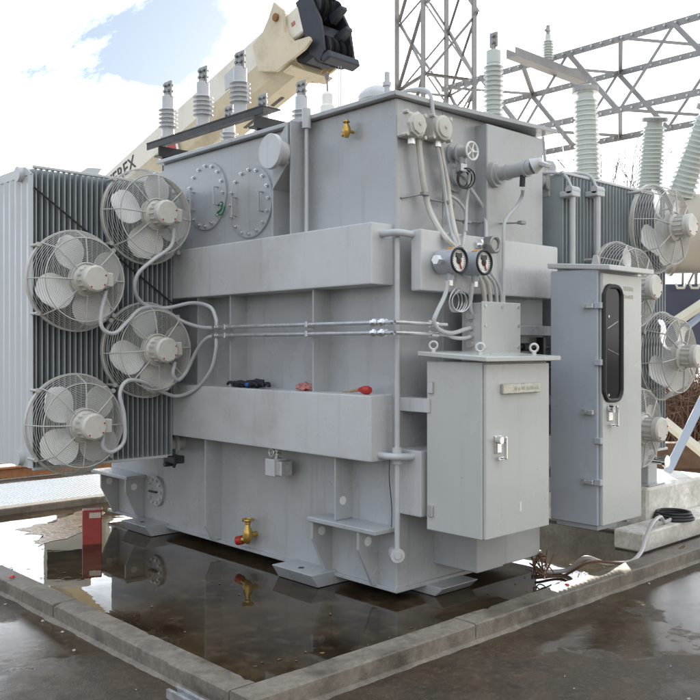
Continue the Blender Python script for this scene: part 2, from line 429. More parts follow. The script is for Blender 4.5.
for a_, b_ in zip(P_, P_[1:]+P_[:1]):
    for k in range(8): q = a_.lerp(b_, k/8); P2.append((q.x+.13*mnoise.noise(q*5)+.05*mnoise.noise(q*17), q.y+.13*mnoise.noise(q*5+Vector((9, 9, 9)))+.05*mnoise.noise(q*17+Vector((4, 9, 9))), .0145))
t.prism(P2, (0, 0, -.012)); struct(t.build('mud', 'mud'))
t = MB(); random.seed(31)
for k in range(110):
    x, y = random.uniform(KI_U+.05, BU-.1), random.uniform(KI_V+.05, BV-.1)
    if random.random() < .7: x, y = (KI_U+abs(random.gauss(.03, .25)), y) if random.random() < .4 else (x, KI_V+abs(random.gauss(.03, .18)))
    if (-.3 < x < 1.6 and y > -.2) or x < KI_U+.02 or y < KI_V+.02 or y > BV or (x > 2.2 and y > -.5): continue
    a = random.uniform(0, 6.28); L_, W_ = random.uniform(.006, .020), random.uniform(.003, .008); ca, sa = math.cos(a), math.sin(a)
    vs_ = [t._v((x+ca*i_*L_-sa*j_*W_, y+sa*i_*L_+ca*j_*W_, .0145+random.uniform(0, .004))) for i_, j_ in ((-1, 0), (-.3, -1), (.5, -.8), (1, 0), (.5, .8), (-.3, 1))]
    t._f(vs_)
struct(t.build('leaves', 'leaf'), 'stuff')
# concrete plinth under the right-hand radiators
t = MB(); t.box((2.85, -.16, .013), (4.05, 2.2, .42), .02); 
tag(t.build('plinth', 'plinth'), 'pale concrete plinth under the right hand radiators', 'plinth')

# ------------------------------------------------------------------ the transformer tank
U, V, ZB, ZT = 1.5, 3.7, .08, 3.16
TR = thing('power_transformer', 'large grey welded steel transformer tank standing in the flooded bund', 'transformer', (0, 0, ZB))
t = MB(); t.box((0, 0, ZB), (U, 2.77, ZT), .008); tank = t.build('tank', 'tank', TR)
t = MB(); t.box((.003, 2.76, ZB+.002), (U-.003, V, ZT-.05), .008); t.build('tank_end', 'tank', TR)
t = MB(); t.box((.78, -.10, ZB+.3), (1.43, .02, ZT-.045), .006); t.build('side_box', 'tank', TR)
t = MB(); t.prism([(-.05, -.04, ZT+.001), (.3, -.05, ZT+.001), (1.53, -.16, ZT+.001), (1.53, 2.80, ZT+.001), (-.05, 2.80, ZT+.001)], (0, 0, .03), .004)
t.build('cover', 'tank', TR)
t = MB(); t.box((-.025, -.025, ZB-.012), (U+.025, V+.02, ZB+.012), .003); t.build('base_flange', 'tank', TR)
def beam(a, b):
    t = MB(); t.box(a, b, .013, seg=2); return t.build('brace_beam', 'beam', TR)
beam((-.19, .03, 1.985), (.01, 3.6, 2.37))
beam((-.19, .035, .89), (.01, 3.6, 1.303))
beam((.02, -.19, 1.945), (1.49, -.101, 2.325))
beam((.02, -.19, .556), (1.49, .01, .965))
# plate stiffeners on the fan side
def plate_v(v, z0, z1, p=.15, th=.014, taper=0):
    t = MB(); t.prism([(.005, v, z0), (-p+taper, v, z0), (-p, v, z0+(.12 if taper else 0)), (-p, v, z1), (.005, v, z1)], (0, th, 0), .002)
    return t.build('stiffener_plate', 'tank', TR)
for px in (198, 230.5, 313.5): plate_v(on_u(px, 340, -.15).y, 1.29, 1.995)
plate_v(on_u(205.5, 480, -.15).y, ZB+.02, .9, .15, .016, .06)
pj = plate_v(on_u(335.5, 480, -.15).y, .48, .9)
plate_v(on_u(291, 180, -.15).y, 2.36, 3.155)
plate_v(on_u(273, 215, -.15).y, 2.36, 2.72)
# pressure duct with its blind flange
va, vb = on_u(290, 180, -.15).y+.02, on_u(273, 215, -.15).y
t = MB(); t.prism([(.005, vb, 2.70), (-.155, vb, 2.70), (-.155, va, 2.86), (.005, va, 2.86)], (0, 0, .29), .003); t.build('duct', 'tank', TR)
fc = on_u(268.6, 151, -.27)
t = MB(); t.cyl((-.05, fc.y, fc.z), (-.235, fc.y, fc.z), .085, n=28); t.lathe([(.118, 0), (.121, .004), (.121, .03), (.117, .034)], (-.232, fc.y, fc.z), (-1, 0, 0), 36)
t.build('blind_flange', 'beam', TR)
# weld seams
t = MB()
for v in (.44,): t.tube([(v, -.001, ZB+.03), (v, -.001, ZT)], .004, 6, smooth=False)
t.build('weld_seam', 'tank', TR)
# manhole covers
def bolts(c, o, nb, rad):
    for i in range(nb):
        a = 2*math.pi*i/nb; d = Vector((-.018, math.cos(a)*rad, math.sin(a)*rad))
        if i == 0:
            t = MB(); q = c+d
            t.cyl(q, q+Vector((-.016, 0, 0)), .0135, n=6); t.cyl(q+Vector((-.016, 0, 0)), q+Vector((-.026, 0, 0)), .007, n=8)
            b0 = t.build('bolt', 'zinc', o); d0 = d
        else:
            b_ = b0.copy(); COL.objects.link(b_); b_.location = b0.location+d-d0
def manhole(px, py, rad, nb):
    c = on_u(px, py, 0)
    t = MB(); t.lathe([(rad, -.004), (rad, .014), (rad-.003, .018), (rad-.02, .019), (.02, .021), (0, .021)], c, (-1, 0, 0), 56)
    o = t.build('manhole_cover', 'tank', TR)
    bolts(c, o, nb, rad-.03)
    for s in (-1, 1):
        y = c.y+s*rad*.62; z = c.z-.02
        t = MB(); t.tube([(-.018, y, z+.07), (-.06, y, z+.07), (-.06, y, z-.07), (-.018, y, z-.07)], .008, 8, smooth=False)
        t.build('handle', 'tank', o)
    return o
mh = manhole(208, 196.5, .27, 16); manhole(251.5, 202, .27, 16)
t = MB()   # green chalk squiggle on the cover edge
t.tube([on_u(218, 205, -.026), on_u(222, 202, -.026), on_u(221, 209, -.026), on_u(217, 213, -.026), on_u(222, 214, -.026), on_u(225, 206, -.026)], .006, 5)
t.build('chalk_mark', 'green', mh)
# lower blank flange by the left jacking bracket
c = on_u(157, 491, 0)
t = MB(); t.lathe([(.13, 0), (.13, .02), (.126, .024), (0, .024)], c, (-1, 0, 0), 40); o = t.build('drain_flange', 'tank', TR)
bolts(c, o, 10, .1)
t = MB(); t.box(c+Vector((-.05, -.05, -.008)), c+Vector((-.024, .06, .004))); t.build('handle', 'dark', o)
# jacking brackets with gussets
def jack(v0, v1, gs):
    t = MB(); t.box((-.19, v0, .445), (.0, v1, .475), .005)
    o = t.build('jacking_bracket', 'tank', TR)
    for gv in gs:
        t = MB(); t.prism([(.004, gv, .446), (-.175, gv, .446), (-.175, gv, .33), (-.05, gv, ZB+.004), (.004, gv, ZB+.004)], (0, .022, 0), .003)
        gg = t.build('gusset', 'tank', o)
        t = MB(); t.cyl((-.095, gv-.002, .375), (-.095, gv+.0, .375), .03, n=24); t.build('lifting_hole', 'white', gg)
jack(.0, .64, (.60, .157)); jack(3.06, 3.72, (3.10, 3.55))
t = MB(); q = Vector((-.08, pj.data.vertices[0].co.y, .62)); t.cyl((-.085, on_u(335.5, 480, -.15).y-.002, .60), (-.085, on_u(335.5, 480, -.15).y, .60), .028, n=24); t.build('lifting_hole', 'white', pj)
# bearing pads
for v0, v1 in ((.55, .97), (2.68, 3.08)):
    t = MB(); t.prism([(-.23, v0, .105), (-.17, v0+.0, .014), (.4, v0, .014), (.4, v0, .105)], (0, v1-v0, 0), .004)
    o = t.build('bearing_pad', 'tank', TR)
    t = MB(); t.cyl((-.14, (v0+v1)/2, .10), (-.14, (v0+v1)/2, .107), .02, n=16); t.build('bolt_hole', 'black', o)
t = MB(); t.prism([(.25, -.17, .075), (.25, -.1, .014), (.25, .3, .014), (.25, .3, .075)], (.35, 0, 0), .004); t.build('bearing_pad', 'tank', TR)
# channel under the front cabinet
t = MB(); t.box((.35, -.36, .19), (.62, .005, .478), .006); t.box((.623, -.34, .19), (1.05, .005, .50), .006); t.build('cabinet_support', 'tank', TR)
# bar brackets beside the cabinet
t = MB(); t.box((.03, -.25, 1.20), (.14, .004, 1.285), .003); t.build('cabinet_bracket', 'beam', TR)
# corner vent pipes joining the beams
t = MB()
t.tube([(-.10, .04, 2.30), (-.10, -.07, 2.30), (-.06, -.10, 2.30), (.0, -.115, 2.295), (.04, -.115, 2.295)], .022, 12)
t.build('equalizing_pipe', 'pipe', TR); t = MB()
t.tube([(-.11, .05, .93), (-.11, -.06, .93), (-.08, -.10, .93), (.0, -.115, .925), (.05, -.115, .925)], .022, 12)
t.build('equalizing_pipe', 'pipe', TR)
t = MB(); t.tube([(-.05, -.055, 2.29), (-.05, -.055, .32)], .017, 10, smooth=False); t.cyl((-.05, -.055, .88), (-.05, -.055, .98), .032, n=12); t.build('corner_pipe', 'pipe', TR)
c = on_v(397.5, 553, -.02)
t = MB(); t.cyl(c+Vector((.0, .02, 0)), c+Vector((-.05, -.05, 0)), .045, n=24); t.cyl(c+Vector((-.05, -.05, 0)), c+Vector((-.058, -.058, 0)), .02, n=12); t.build('plug', 'pipe', TR)
t = MB(); t.tube([(-.12, -.06, .93), (-.13, -.065, .80), (-.105, -.062, .62), (-.11, -.065, .50)], .003, 5); t.build('dangling_wire', 'black', TR)
# dome vent and post on the cover
t = MB(); t.lathe([(.10, 0), (.10, .11), (.135, .12), (.138, .145), (.125, .17), (.09, .2), (.04, .222), (0, .226)], (.35, .52, ZT+.03), (0, 0, 1), 36); t.build('pressure_vent', 'beam', TR)
t = MB(); t.cyl((.15, .23, ZT+.03), (.15, .23, 3.25), .03, n=14); t.cyl((.15, .23, 3.25), (.15, .23, 3.40), .019, n=12); t.cyl((.15, .23, 3.31), (.15, .23, 3.335), .03, n=12)
t.build('vent_post', 'pipe', TR)
t = MB()
for (x, y) in ((1.2, .9), (.25, 2.6)): t.prism([(x, y-.08, ZT+.03), (x, y+.08, ZT+.03), (x, y+.05, ZT+.16), (x, y-.05, ZT+.16)], (.02, 0, 0))
t.build('lifting_lug', 'beam', TR)
# standpipe on the fan side
c = on_u(306.5, 229, -.06)
t = MB(); t.tube([(-.06, c.y, 2.375), (-.06, c.y, 3.12)], .014, 10, smooth=False); t.cyl((-.06, c.y, 3.10), (-.06, c.y, 3.235), .032, n=18)
tag(t.build('standpipe', 'pipe'), 'thin grey standpipe with a capped top on the left tank face', 'pipe')

# ------------------------------------------------------------------ valves and small fittings on the fan side
def brass_valve(c, label, s=1.0, capred=False):
    o = thing('brass_valve', label, 'valve', c); c = Vector(c)
    t = MB(); t.cyl(c+Vector((.13*s, 0, 0)), c+Vector((-.02*s, 0, 0)), .02*s, n=12)
    t.lathe([(.018, -.06), (.026, -.045), (.036, -.02), (.036, .02), (.028, .045), (.02, .06), (.016, .08), (.022, .085), (.022, .1), (.01, .105)] if s == 1 else
            [(.014, -.045), (.028, -.01), (.028, .02), (.014, .045), (.012, .07)], c+Vector((-.02*s, 0, 0)), (0, 0, 1), 16)
    t.cyl(c+Vector((-.02*s, 0, -.03*s)), c+Vector((-.02*s, .075*s, -.045*s)), .026*s, n=14)
    t.build('valve_body', 'brass', o)
    t = MB(); z = c.z+.115*s; t.cyl((c.x-.02*s, c.y, z-.02), (c.x-.02*s, c.y, z+.01), .008*s, n=8)
    t.torus((c.x-.02*s, c.y, z), (0, 0, 1), .042*s, .008*s, 24, 6)
    for i in range(4):
        a = math.pi/2*i; t.cyl((c.x-.02*s, c.y, z), (c.x-.02*s+math.cos(a)*.04*s, c.y+math.sin(a)*.04*s, z), .006*s, n=6)
    t.build('handwheel', 'brass', o)
    if capred:
        t = MB(); p = c+Vector((-.02*s, .07*s, -.045*s)); t.cyl(p, p+Vector((-.01, .045*s, -.01*s)), .034*s, n=18); t.build('cap', 'red', o)
    return o
brass_valve(on_u(250, 535, -.06), 'brass drain valve with a red cap low on the tank wall', 1.0, True)
brass_valve(on_u(347.5, 131, -.05), 'small brass valve high on the tank wall below the cover edge', .5)
c = on_u(280, 466, -.12)
o = thing('sampling_box', 'small grey sampling box hanging under the lower beam', 'box', (c.x, c.y, c.z-.07))
t = MB(); t.box((c.x-.065, c.y-.01, c.z-.07), (c.x+.055, c.y+.09, c.z+.05), .005); t.build('box_body', 'pipe', o)
t = MB(); t.box((c.x-.05, c.y-.075, c.z-.06), (c.x+.05, c.y-.012, c.z+.04), .004); t.build('box_end', 'galv', o)
t = MB(); t.cyl((c.x, c.y+.04, c.z+.05), (c.x, c.y+.04, c.z+.14), .016, n=12)
for dz in (.075, .1): t.cyl((c.x, c.y+.04, c.z+dz), (c.x, c.y+.04, c.z+dz+.012), .035, n=14)
t.torus((c.x-.045, c.y+.04, c.z+.095), (1, 0, 0), .026, .006, 18, 6); t.cyl((c.x-.045, c.y+.04, c.z+.095), (c.x, c.y+.04, c.z+.095), .008, n=8)
t.build('valve', 'galv', o)
# small clamp at the end of the left lower beam
c = on_u(174, 459, -.2)
t = MB(); t.box(c+Vector((-.05, -.08, -.03)), c+Vector((.05, .08, .03)), .006); t.cyl(c+Vector((0, 0, -.07)), c+Vector((0, 0, .08)), .012, n=8); t.cyl(c+Vector((-.07, .03, -.04)), c+Vector((.03, .03, -.04)), .02, n=10)
tag(t.build('pipe_clamp', 'dark'), 'dark pipe clamp under the left end of the lower beam', 'clamp')

# things left lying on the lower beam
c = on_u(253, 387, -.11); c.z = 1.305
gl = thing('work_gloves', 'pair of black work gloves with a blue cuff crumpled on the lower beam', 'gloves', c)
t = MB()
t.blob(c+Vector((0, -.02, .028)), (.055, .11, .032), 3, .45, 4, 1)
t.blob(c+Vector((-.01, .13, .022)), (.05, .09, .026), 3, .45, 4, 2)
for i, (dy, dx, L_) in enumerate(((-.11, -.03, .07), (-.12, -.005, .085), (-.11, .02, .08), (-.06, -.055, .06), (.20, -.03, .07), (.21, 0, .075), (.2, .025, .07), (.12, -.055, .05))):
    p = c+Vector((dx, dy, .022)); s = 1 if dy > .1 else -1
    t.tube([p-Vector((0, s*.03, 0)), p+Vector((random.uniform(-.01, .01), s*L_*.5, .012)), p+Vector((random.uniform(-.02, .01), s*L_, -.006))], .013, 8, 5, r1=.009)
t.build('glove_fabric', 'glove', gl)
t = MB(); t.blob(c+Vector((-.045, .0, .022)), (.018, .035, .016), 2, .3, 4, 3); t.blob(c+Vector((-.05, -.03, .02)), (.012, .02, .012), 2, .3, 4, 5); t.build('blue_cuff', 'blue', gl)
c = on_u(304, 389, -.09); c.z = 1.303
t = MB(); t.blob(c+Vector((0, .0, .026)), (.045, .065, .030), 3, .5, 5, 4); t.blob(c+Vector((.01, -.055, .02)), (.035, .04, .022), 3, .5, 5, 6)
tag(t.build('rag', 'pink'), 'crumpled pink rag lying on the lower beam beside a stiffener', 'rag')
c = on_u(366, 393, -.12); c.z = 1.303
o = thing('screwdriver', 'screwdriver with a bulbous red handle lying near the end of the beam', 'screwdriver', c)
t = MB(); t.lathe([(.004, 0), (.02, .004), (.027, .02), (.027, .05), (.021, .075), (.015, .09), (.013, .1)], c+Vector((.0, -.04, .027)), (0, 1, .0), 16); t.build('grip', 'red', o)
t = MB(); t.cyl(c+Vector((0, .06, .027)), c+Vector((.01, .15, .012)), .012, .008, n=10); t.cyl(c+Vector((.01, .15, .012)), c+Vector((.012, .23, .007)), .004, n=8); t.build('shaft', 'wood', o)

# ------------------------------------------------------------------ radiators
def fin_poly(u, v0, v1, th, nfl):
    pts = []; n = nfl*2
    for i in range(n+1):
        v = v0+(v1-v0)*i/n; pts.append((u-(th if i % 2 else th*.6), v))
    for i in range(n, -1, -1):
        v = v0+(v1-v0)*i/n; pts.append((u+(th if i % 2 else th*.6), v))
    return pts
def radiator(label, u0, u1, v0, v1, z0, z1, n):
    o = thing('radiator_bank', label, 'radiator', ((u0+u1)/2, (v0+v1)/2, z0), 'finned radiator banks')
    t = MB()
    for i in range(n):
        u = u0+.015+(u1-u0-.03)*i/(n-1)
        P = fin_poly(u, v0, v1, .0068, 7)
        t.prism([(x, y, z0) for x, y in P], (0, 0, z1-z0))
    t.build('cooling_fins', 'fin', o, 20)
    # header pipes, running through the fin tops and bottoms
    for zz in (z1-.03, z0+.06):
        for vv in (v0+.17, v1-.17):
            t = MB(); t.cyl((u0-.06, vv, zz), (u1+.12, vv, zz), .055, n=20); t.build('header_pipe', 'finlite', o)
    for zz in (z1-.004, z0-.016):
        t = MB(); t.box((u0-.012, v0-.012, zz), (u1+.012, v0+.015, zz+.02), .003); t.build('edge_strip', 'finlite', o)
    return o
RV = 2.3
RL = radiator('left finned radiator bank carrying four fans beside the tank', -1.33, -.19, RV, 3.25, .735, 2.88, 27)
t = MB(); P = [(-1.345-(.010 if i % 2 else .0), RV-.005+.97*i/18) for i in range(19)]
t.prism([(x, y, .735) for x, y in P]+[(-1.34, RV+.965, .735), (-1.34, RV-.005, .735)], (0, 0, 2.10)); 
t.prism([(-1.353, RV-.004, 2.834), (-1.353, RV+.964, 2.834), (-1.353, RV+.80, 2.90), (-1.353, RV+.12, 2.90)], (.012, 0, 0)); t.build('end_panel', 'finlite', RL, 15)
t = MB(); t.tube([on_v(34, 187, RV-.018), on_v(172, 303, RV-.018)], .007, 6, smooth=False); t.build('brace_rod', 'dark', RL)
p0 = on_v(75, 178, RV+.3)
t = MB(); t.prism([(-.95, RV+.28, 2.88), (-.60, RV+.28, 2.88), (-.60, RV+.28, 2.95), (-.70, RV+.28, 2.96), (-.66, RV+.28, 3.01), (-.78, RV+.28, 3.0)], (0, .03, 0), .003)
t.cyl((-.72, RV+.27, 2.95), (-.72, RV+.32, 2.95), .016, n=12); t.build('lifting_lug', 'finlite', RL)
t = MB(); t.cyl((-.25, RV+.17, .80), (.01, RV+.17, .80), .055, n=18); t.cyl((-.1, RV+.17, .80), (-.07, RV+.17, .80), .09, n=18); t.build('lower_neck', 'finlite', RL)
RRt = radiator('right finned radiator bank behind the tall windowed cabinet', 1.60, 3.18, -.15, .75, .735, 2.88, 34)
for px in (572.5, 597.5):
    t = MB(); a = on_v(px, 190, -.22); t.tube([(a.x, -.22, a.z-.03), (a.x, -.22, .8)], .022, 10, smooth=False)
    t.box((a.x-.05, -.25, a.z-.05), (a.x+.06, -.14, a.z-.01), .005); t.cyl((a.x-.05, -.22, a.z), (a.x+.06, -.22, a.z), .03, n=12)
    t.tube([(a.x, -.22, a.z), (a.x-.01, -.15, a.z+.12), (a.x-.12, .0, a.z+.14), (a.x-.25, .1, a.z+.08)], .012, 8); t.build('riser_pipe', 'pipe', RRt)
t = MB(); t.box((3.0, -.08, .425), (3.16, .5, .74), .005); t.box((2.93, -.13, .421), (3.21, .6, .433), .003); t.build('leg', 'tank', RRt)
t = MB(); t.cyl((2.95, .1, .65), (2.95, -.25, .65), .03, n=12); t.cyl((2.95, -.25, .65), (2.95, -.28, .65), .05, n=14); t.build('drain_plug', 'chrome', RRt)

# ------------------------------------------------------------------ cooling fans
FR = .365
def make_fan():
    o = thing('cooling_fan', 'x', 'fan', (0, 0, 0), 'radiator cooling fans')
    t = MB()
    fr, dep = .30, -.155
    def prof(rr):     # guard profile depth for radius
        if rr > fr: return dep*(FR-rr)/(FR-fr)*.97-.004
        return dep-.030*(1-(rr/fr)**2)
    rs = [.125+(.295-.125)*i/15 for i in range(16)]
    for rr in rs: t.torus((0, prof(rr), 0), (0, 1, 0), rr, .0021, 48, 4)
    for i in range(8):
        rr = fr+(FR-fr)*i/8; t.torus((0, prof(rr+.001), 0), (0, 1, 0), rr, .0021, 48, 4)
    t.torus((0, -.004, 0), (0, 1, 0), FR, .0055, 56, 6); t.torus((0, dep, 0), (0, 1, 0), fr, .005, 56, 6)
    t.torus((0, prof(.12), 0), (0, 1, 0), .118, .006, 40, 6)
    for i in range(8):
        a = math.pi/8*2*i+math.pi/2
        dx, dz = math.cos(a), math.sin(a)
        t.tube([(dx*FR, 0, dz*FR), (dx*fr, dep-.004, dz*fr), (dx*.2, prof(.2)-.004, dz*.2), (dx*.11, prof(.11)-.004, dz*.11)], .0052, 6, smooth=False)
    t.build('wire_guard', 'guard', o)
    t = MB()      # shroud band and feet
    t.lathe([(FR-.008, .03), (FR+.002, .03), (FR+.002, -.008), (FR-.008, -.008), (FR-.008, .03)], (0, 0, 0), (0, 1, 0), 56)
    bmesh.ops.delete(t.bm, geom=[f for f in t.bm.faces if len(f.verts) > 8], context='FACES')
    for a in (40, 140, 220, 320):
        x, z = math.cos(R(a))*(FR+.012), math.sin(R(a))*(FR+.012); t.cyl((x, .10, z), (x, -.01, z), .011, n=10); t.cyl((x, -.01, z), (x, -.025, z), .017, n=10)
    t.build('shroud', 'guard', o)
    t = MB()
    for k in range(4):
        a0 = R(15+90*k+8); ps = []
        nr, na = 9, 7; grid = []
        for i in range(nr):
            f = i/(nr-1); rr = .07+(.335-.07)*f
            wd = (.30+.72*math.sin(math.pi*min(1, .15+f*.85))**.75)*(1.0 if f < .93 else .8)
            row = []
            for j in range(na):
                g_ = j/(na-1)-.5; a = a0+g_*wd*1.25
                tw = -.085*g_*(1-.35*f)*2*.62
                row.append(t._v((math.cos(a)*rr, -.075+tw+.012*math.cos(g_*math.pi), math.sin(a)*rr)))
            grid.append(row)
        for i in range(nr-1):
            for j in range(na-1): t._f((grid[i][j], grid[i][j+1], grid[i+1][j+1], grid[i+1][j]))
    g_ = t.bm; bmesh.ops.recalc_face_normals(g_, faces=list(g_.faces)); bmesh.ops.solidify(g_, geom=list(g_.faces), thickness=.004)
    t.cyl((0, -.04, 0), (0, -.12, 0), .075, n=24)
    t.build('blades', 'blade', o, 40)
    t = MB()
    t.lathe([(.118, -.135), (.128, -.14), (.128, -.165), (.118, -.172), (.085, -.19), (.083, -.27), (.088, -.272), (.088, -.285)], (0, 0, 0), (0, 1, 0), 28)
    for i in range(14):
        a = 2*math.pi*i/14+.1; t.box((math.cos(a)*.086-.006, -.268, math.sin(a)*.086-.006), (math.cos(a)*.086+.006, -.195, math.sin(a)*.086+.006))
    t.cyl((0, -.272, 0), (0, -.312, 0), .096, .096, n=12); t.cyl((0, -.312, 0), (0, -.325, 0), .096, .082, n=12); t.box((.088, -.275, -.05), (.155, -.20, .05), .006)
    t.box((.05, -.26, -.04), (.1, -.21, .04))
    m_ = t.build('motor', 'motor', o, 30)
    t = MB()
    for a in (R(-35), R(-125), R(20)): t.cyl((math.cos(a)*.072, -.325, math.sin(a)*.072), (math.cos(a)*.072, -.329, math.sin(a)*.072), .0062, n=10)
    t.build('red_bolt_cap', 'red', m_)
    return o
fan0 = make_fan()
FAN_L = [((76, 281), 'left radiator fan second from the top, in the outer column'),
         ((146, 217), 'topmost fan on the left radiator, next to the manhole covers'),
         ((146, 350), 'left radiator fan third from the top, beside the stiffener plates'),
         ((74.5, 424), 'lowest fan on the left radiator, above the tread plate walkway')]
def spin(f, a):
    for ch in f.children:
        if ch.name.startswith('blades'): ch.rotation_euler = (0, R(a), 0)
random.seed(77)
for i, ((px, py), lb) in enumerate(FAN_L):
    f_ = fan0 if i == 0 else copy_tree(fan0)
    f_['label'] = lb; f_.location = on_v(px, py, RV-.10); f_.rotation_euler = (0, R((0, 3, -4, 2)[i]), 0); spin(f_, (0, 33, 12, -24)[i])
for (px, py), lb in [((655, 229), 'highest fan on the right radiator, below a tilted porcelain bushing'),
                     ((618, 289), 'fan peeking over the top of the tall windowed cabinet'),
                     ((662, 356), 'fan on the right radiator level with the cabinet window'),
                     ((624, 427), 'lowest fan on the right radiator, mostly behind the tall cabinet')]:
    f_ = copy_tree(fan0); f_['label'] = lb; f_.location = on_v(px, py, -.25); f_.rotation_euler = (0, R(random.uniform(-12, 12)), 0); spin(f_, random.uniform(-45, 45))

# flexible conduits feeding the left fans
def conduit(name, pts, r, label, cat='conduit', m='pipe', n=8, group=None, ends=None):
    o = MB().tube(pts, r, n).build(name, m)
    tag(o, label, cat, group); return o
LV_, LU_ = RV-.33, -.20
def mixp(px, py, f):
    a, b = on_v(px, py, LV_), on_u(px, py, LU_)
    # same pixel column, blended depth between fan plane and conduit plane
    return a.lerp(b, f)
conduit('flexible_conduit', [mixp(174, 228, 0), mixp(171, 246, 0), mixp(153, 260, 0), mixp(138, 274, .05), mixp(135, 291, .1), mixp(144, 304, .2), mixp(165, 308, .4), mixp(192, 303, .8), mixp(210, 307, 1), mixp(216, 319, 1), mixp(216.5, 326, 1)],
        .0145, 'grey flexible conduit curling down from the topmost left fan', group='flexible fan conduits')
conduit('flexible_conduit', [mixp(106, 291, 0), mixp(101, 315, 0), mixp(103, 329, 0), mixp(115, 333, 0), mixp(128, 321, .05), mixp(141, 309, .15), mixp(160, 308, .35), mixp(182, 321, .75), mixp(200, 327, 1), mixp(214, 328, 1)],
        .0145, 'grey flexible conduit looping from the outer column fan to the upper pipe', group='flexible fan conduits')
conduit('flexible_conduit', [mixp(175, 362, 0), mixp(173, 374, 0), mixp(178, 380, .1), mixp(186, 372, .5), mixp(196, 352, .9), mixp(206, 339, 1), mixp(216, 335.5, 1)],
        .0145, 'short grey flexible conduit from the third left fan to the lower pipe', group='flexible fan conduits')
conduit('flexible_conduit', [mixp(104, 434, 0), mixp(103, 447, 0), mixp(112, 452, 0), mixp(124, 441, 0), mixp(124, 415, 0), mixp(120, 394, 0), mixp(127, 381, 0), mixp(143, 382, .05), mixp(160, 391, .25), mixp(178, 396, .6), mixp(197, 388, .95), mixp(211, 370, 1), mixp(216, 350, 1), mixp(216.5, 338, 1)],
        .0145, 'long grey flexible conduit rising from the lowest left fan in an S bend', group='flexible fan conduits')
# two rigid conduits across the fan side and round the corner
for (ya, yb, yc, lb) in ((327, 323, 325, 'upper of the two rigid conduits crossing the tank between the beams'), (335.5, 333, 334, 'lower of the two rigid conduits crossing the tank between the beams')):
    a = on_u(213, ya, LU_); b = on_u(380, yb, LU_); z = (a.z+b.z)/2; a.z = b.z = z
    o = thing('rigid_conduit', lb, 'conduit', (LU_, (a.y+b.y)/2, z), 'rigid conduits')
    t = MB(); t.tube([a, b, (LU_, -.06, z), (LU_+.05, -.17, z), (.02, -.215, z-.005), (.22, -.22, z-.01)], .0135, 10, 4); t.build('pipe_run', 'galv', o)
    for px in (226, 308):
        t = MB(); q = on_u(px, ya, LU_); t.box((LU_-.022, q.y-.012, z-.020), (LU_+.055, q.y+.012, z+.020), .004); t.build('pipe_clamp', 'galv', o)
    for px in (216, 375, 383):
        t = MB(); q = on_u(px, ya, LU_); t.cyl((LU_, q.y-.03, z), (LU_, q.y+.03, z), .021, n=12); t.cyl((LU_, q.y-.012, z), (LU_, q.y+.012, z), .026, n=6); t.build('coupling', 'zinc', o)
    t = MB(); t.cyl((.07, -.218, z-.006), (.13, -.219, z-.008), .022, n=10)
    t.build('coupling', 'zinc', o)

# ------------------------------------------------------------------ fittings on the cabinet side
def octbox(px, py, label):
    c = on_v(px, py, -.10); o = thing('relay_box', label, 'relay', c, 'round lidded relays')
    t = MB(); t.box(c+Vector((-.075, -.0, -.075)), c+Vector((.075, .10, .075)), .01)
    for sx in (-1, 1):
        for sz in (-1, 1): t.cyl(c+Vector((sx*.082, .03, sz*.07)), c+Vector((sx*.082, -.01, sz*.07)), .012, n=8)
    t.build('box_body', 'motor', o)
    t = MB(); t.lathe([(.079, 0), (.079, .018), (.064, .024), (.062, .034), (.03, .038), (0, .038)], c, (0, -1, 0), 8 if px < 430 else 32); t.cyl(c+Vector((0, -.036, 0)), c+Vector((0, -.046, 0)), .012, n=8)
    t.build('round_lid', 'motor', o)
    t = MB(); t.cyl(c+Vector((0, .04, -.07)), c+Vector((0, .04, -.115)), .024, n=10); t.build('gland', 'zinc', o)
octbox(416, 124.5, 'beige relay with an octagonal lid nearest the tank corner')
octbox(442, 128, 'beige relay with a round lid, right of the octagonal one')
# conduits hanging down the face
VC = -.06
def vpath(pp, v=VC): return [on_v(x, y, v if len(q) == 0 else q[0]) for x, y, *q in pp]
GR = 'flexible conduits on the cabinet side'
conduit('flexible_conduit', vpath([(418.5, 138), (420, 155), (423, 180), (428, 205), (436, 223, -.12), (446, 238, -.22), (455, 247, -.24)]), .019, 'thick beige conduit hanging from the octagonal relay to the gauges', group=GR, m='motor')
conduit('flexible_conduit', [(.16, .25, ZT+.05), (.22, .12, 3.27), (.26, -.03, 3.24)]+vpath([(433, 112), (436, 140), (441, 165), (446, 200), (448, 215, -.1), (453, 236, -.22), (457, 247, -.25)]), .014, 'long grey conduit dropping over the cover edge past the two relays', group=GR)
conduit('flexible_conduit', vpath([(440.5, 144), (443, 160), (448, 185), (451, 210, -.1), (455, 230, -.22), (459, 246, -.25)]), .015, 'beige conduit hanging from the round lidded relay', group=GR, m='motor')
conduit('flexible_conduit', vpath([(470, 170, -.10), (469, 182, -.08), (466.5, 205), (466, 222, -.12), (464, 238, -.22), (462, 248, -.24)]), .011, 'thin grey conduit below the white handwheel', group=GR)
conduit('flexible_conduit', vpath([(459, 172), (466, 178), (470, 188), (477, 198), (484, 210), (486, 225, -.1), (486, 244, -.20)]), .013, 'grey conduit bending right towards the second gauge', group=GR)
conduit('flexible_conduit', vpath([(448, 194), (458, 201), (465, 211), (466, 221, -.1), (466, 232, -.2)]), .010, 'thin grey branch conduit curving between two thicker ones', group=GR)
conduit('flexible_conduit', vpath([(523, 189, -.26), (522, 196, -.22), (517, 206, -.2), (508, 216, -.2), (504, 226, -.21), (503.5, 250, -.215), (503.5, 306, -.22)]), .0125, 'grey conduit from the horizontal relief valve straight down to the terminal box', group=GR)
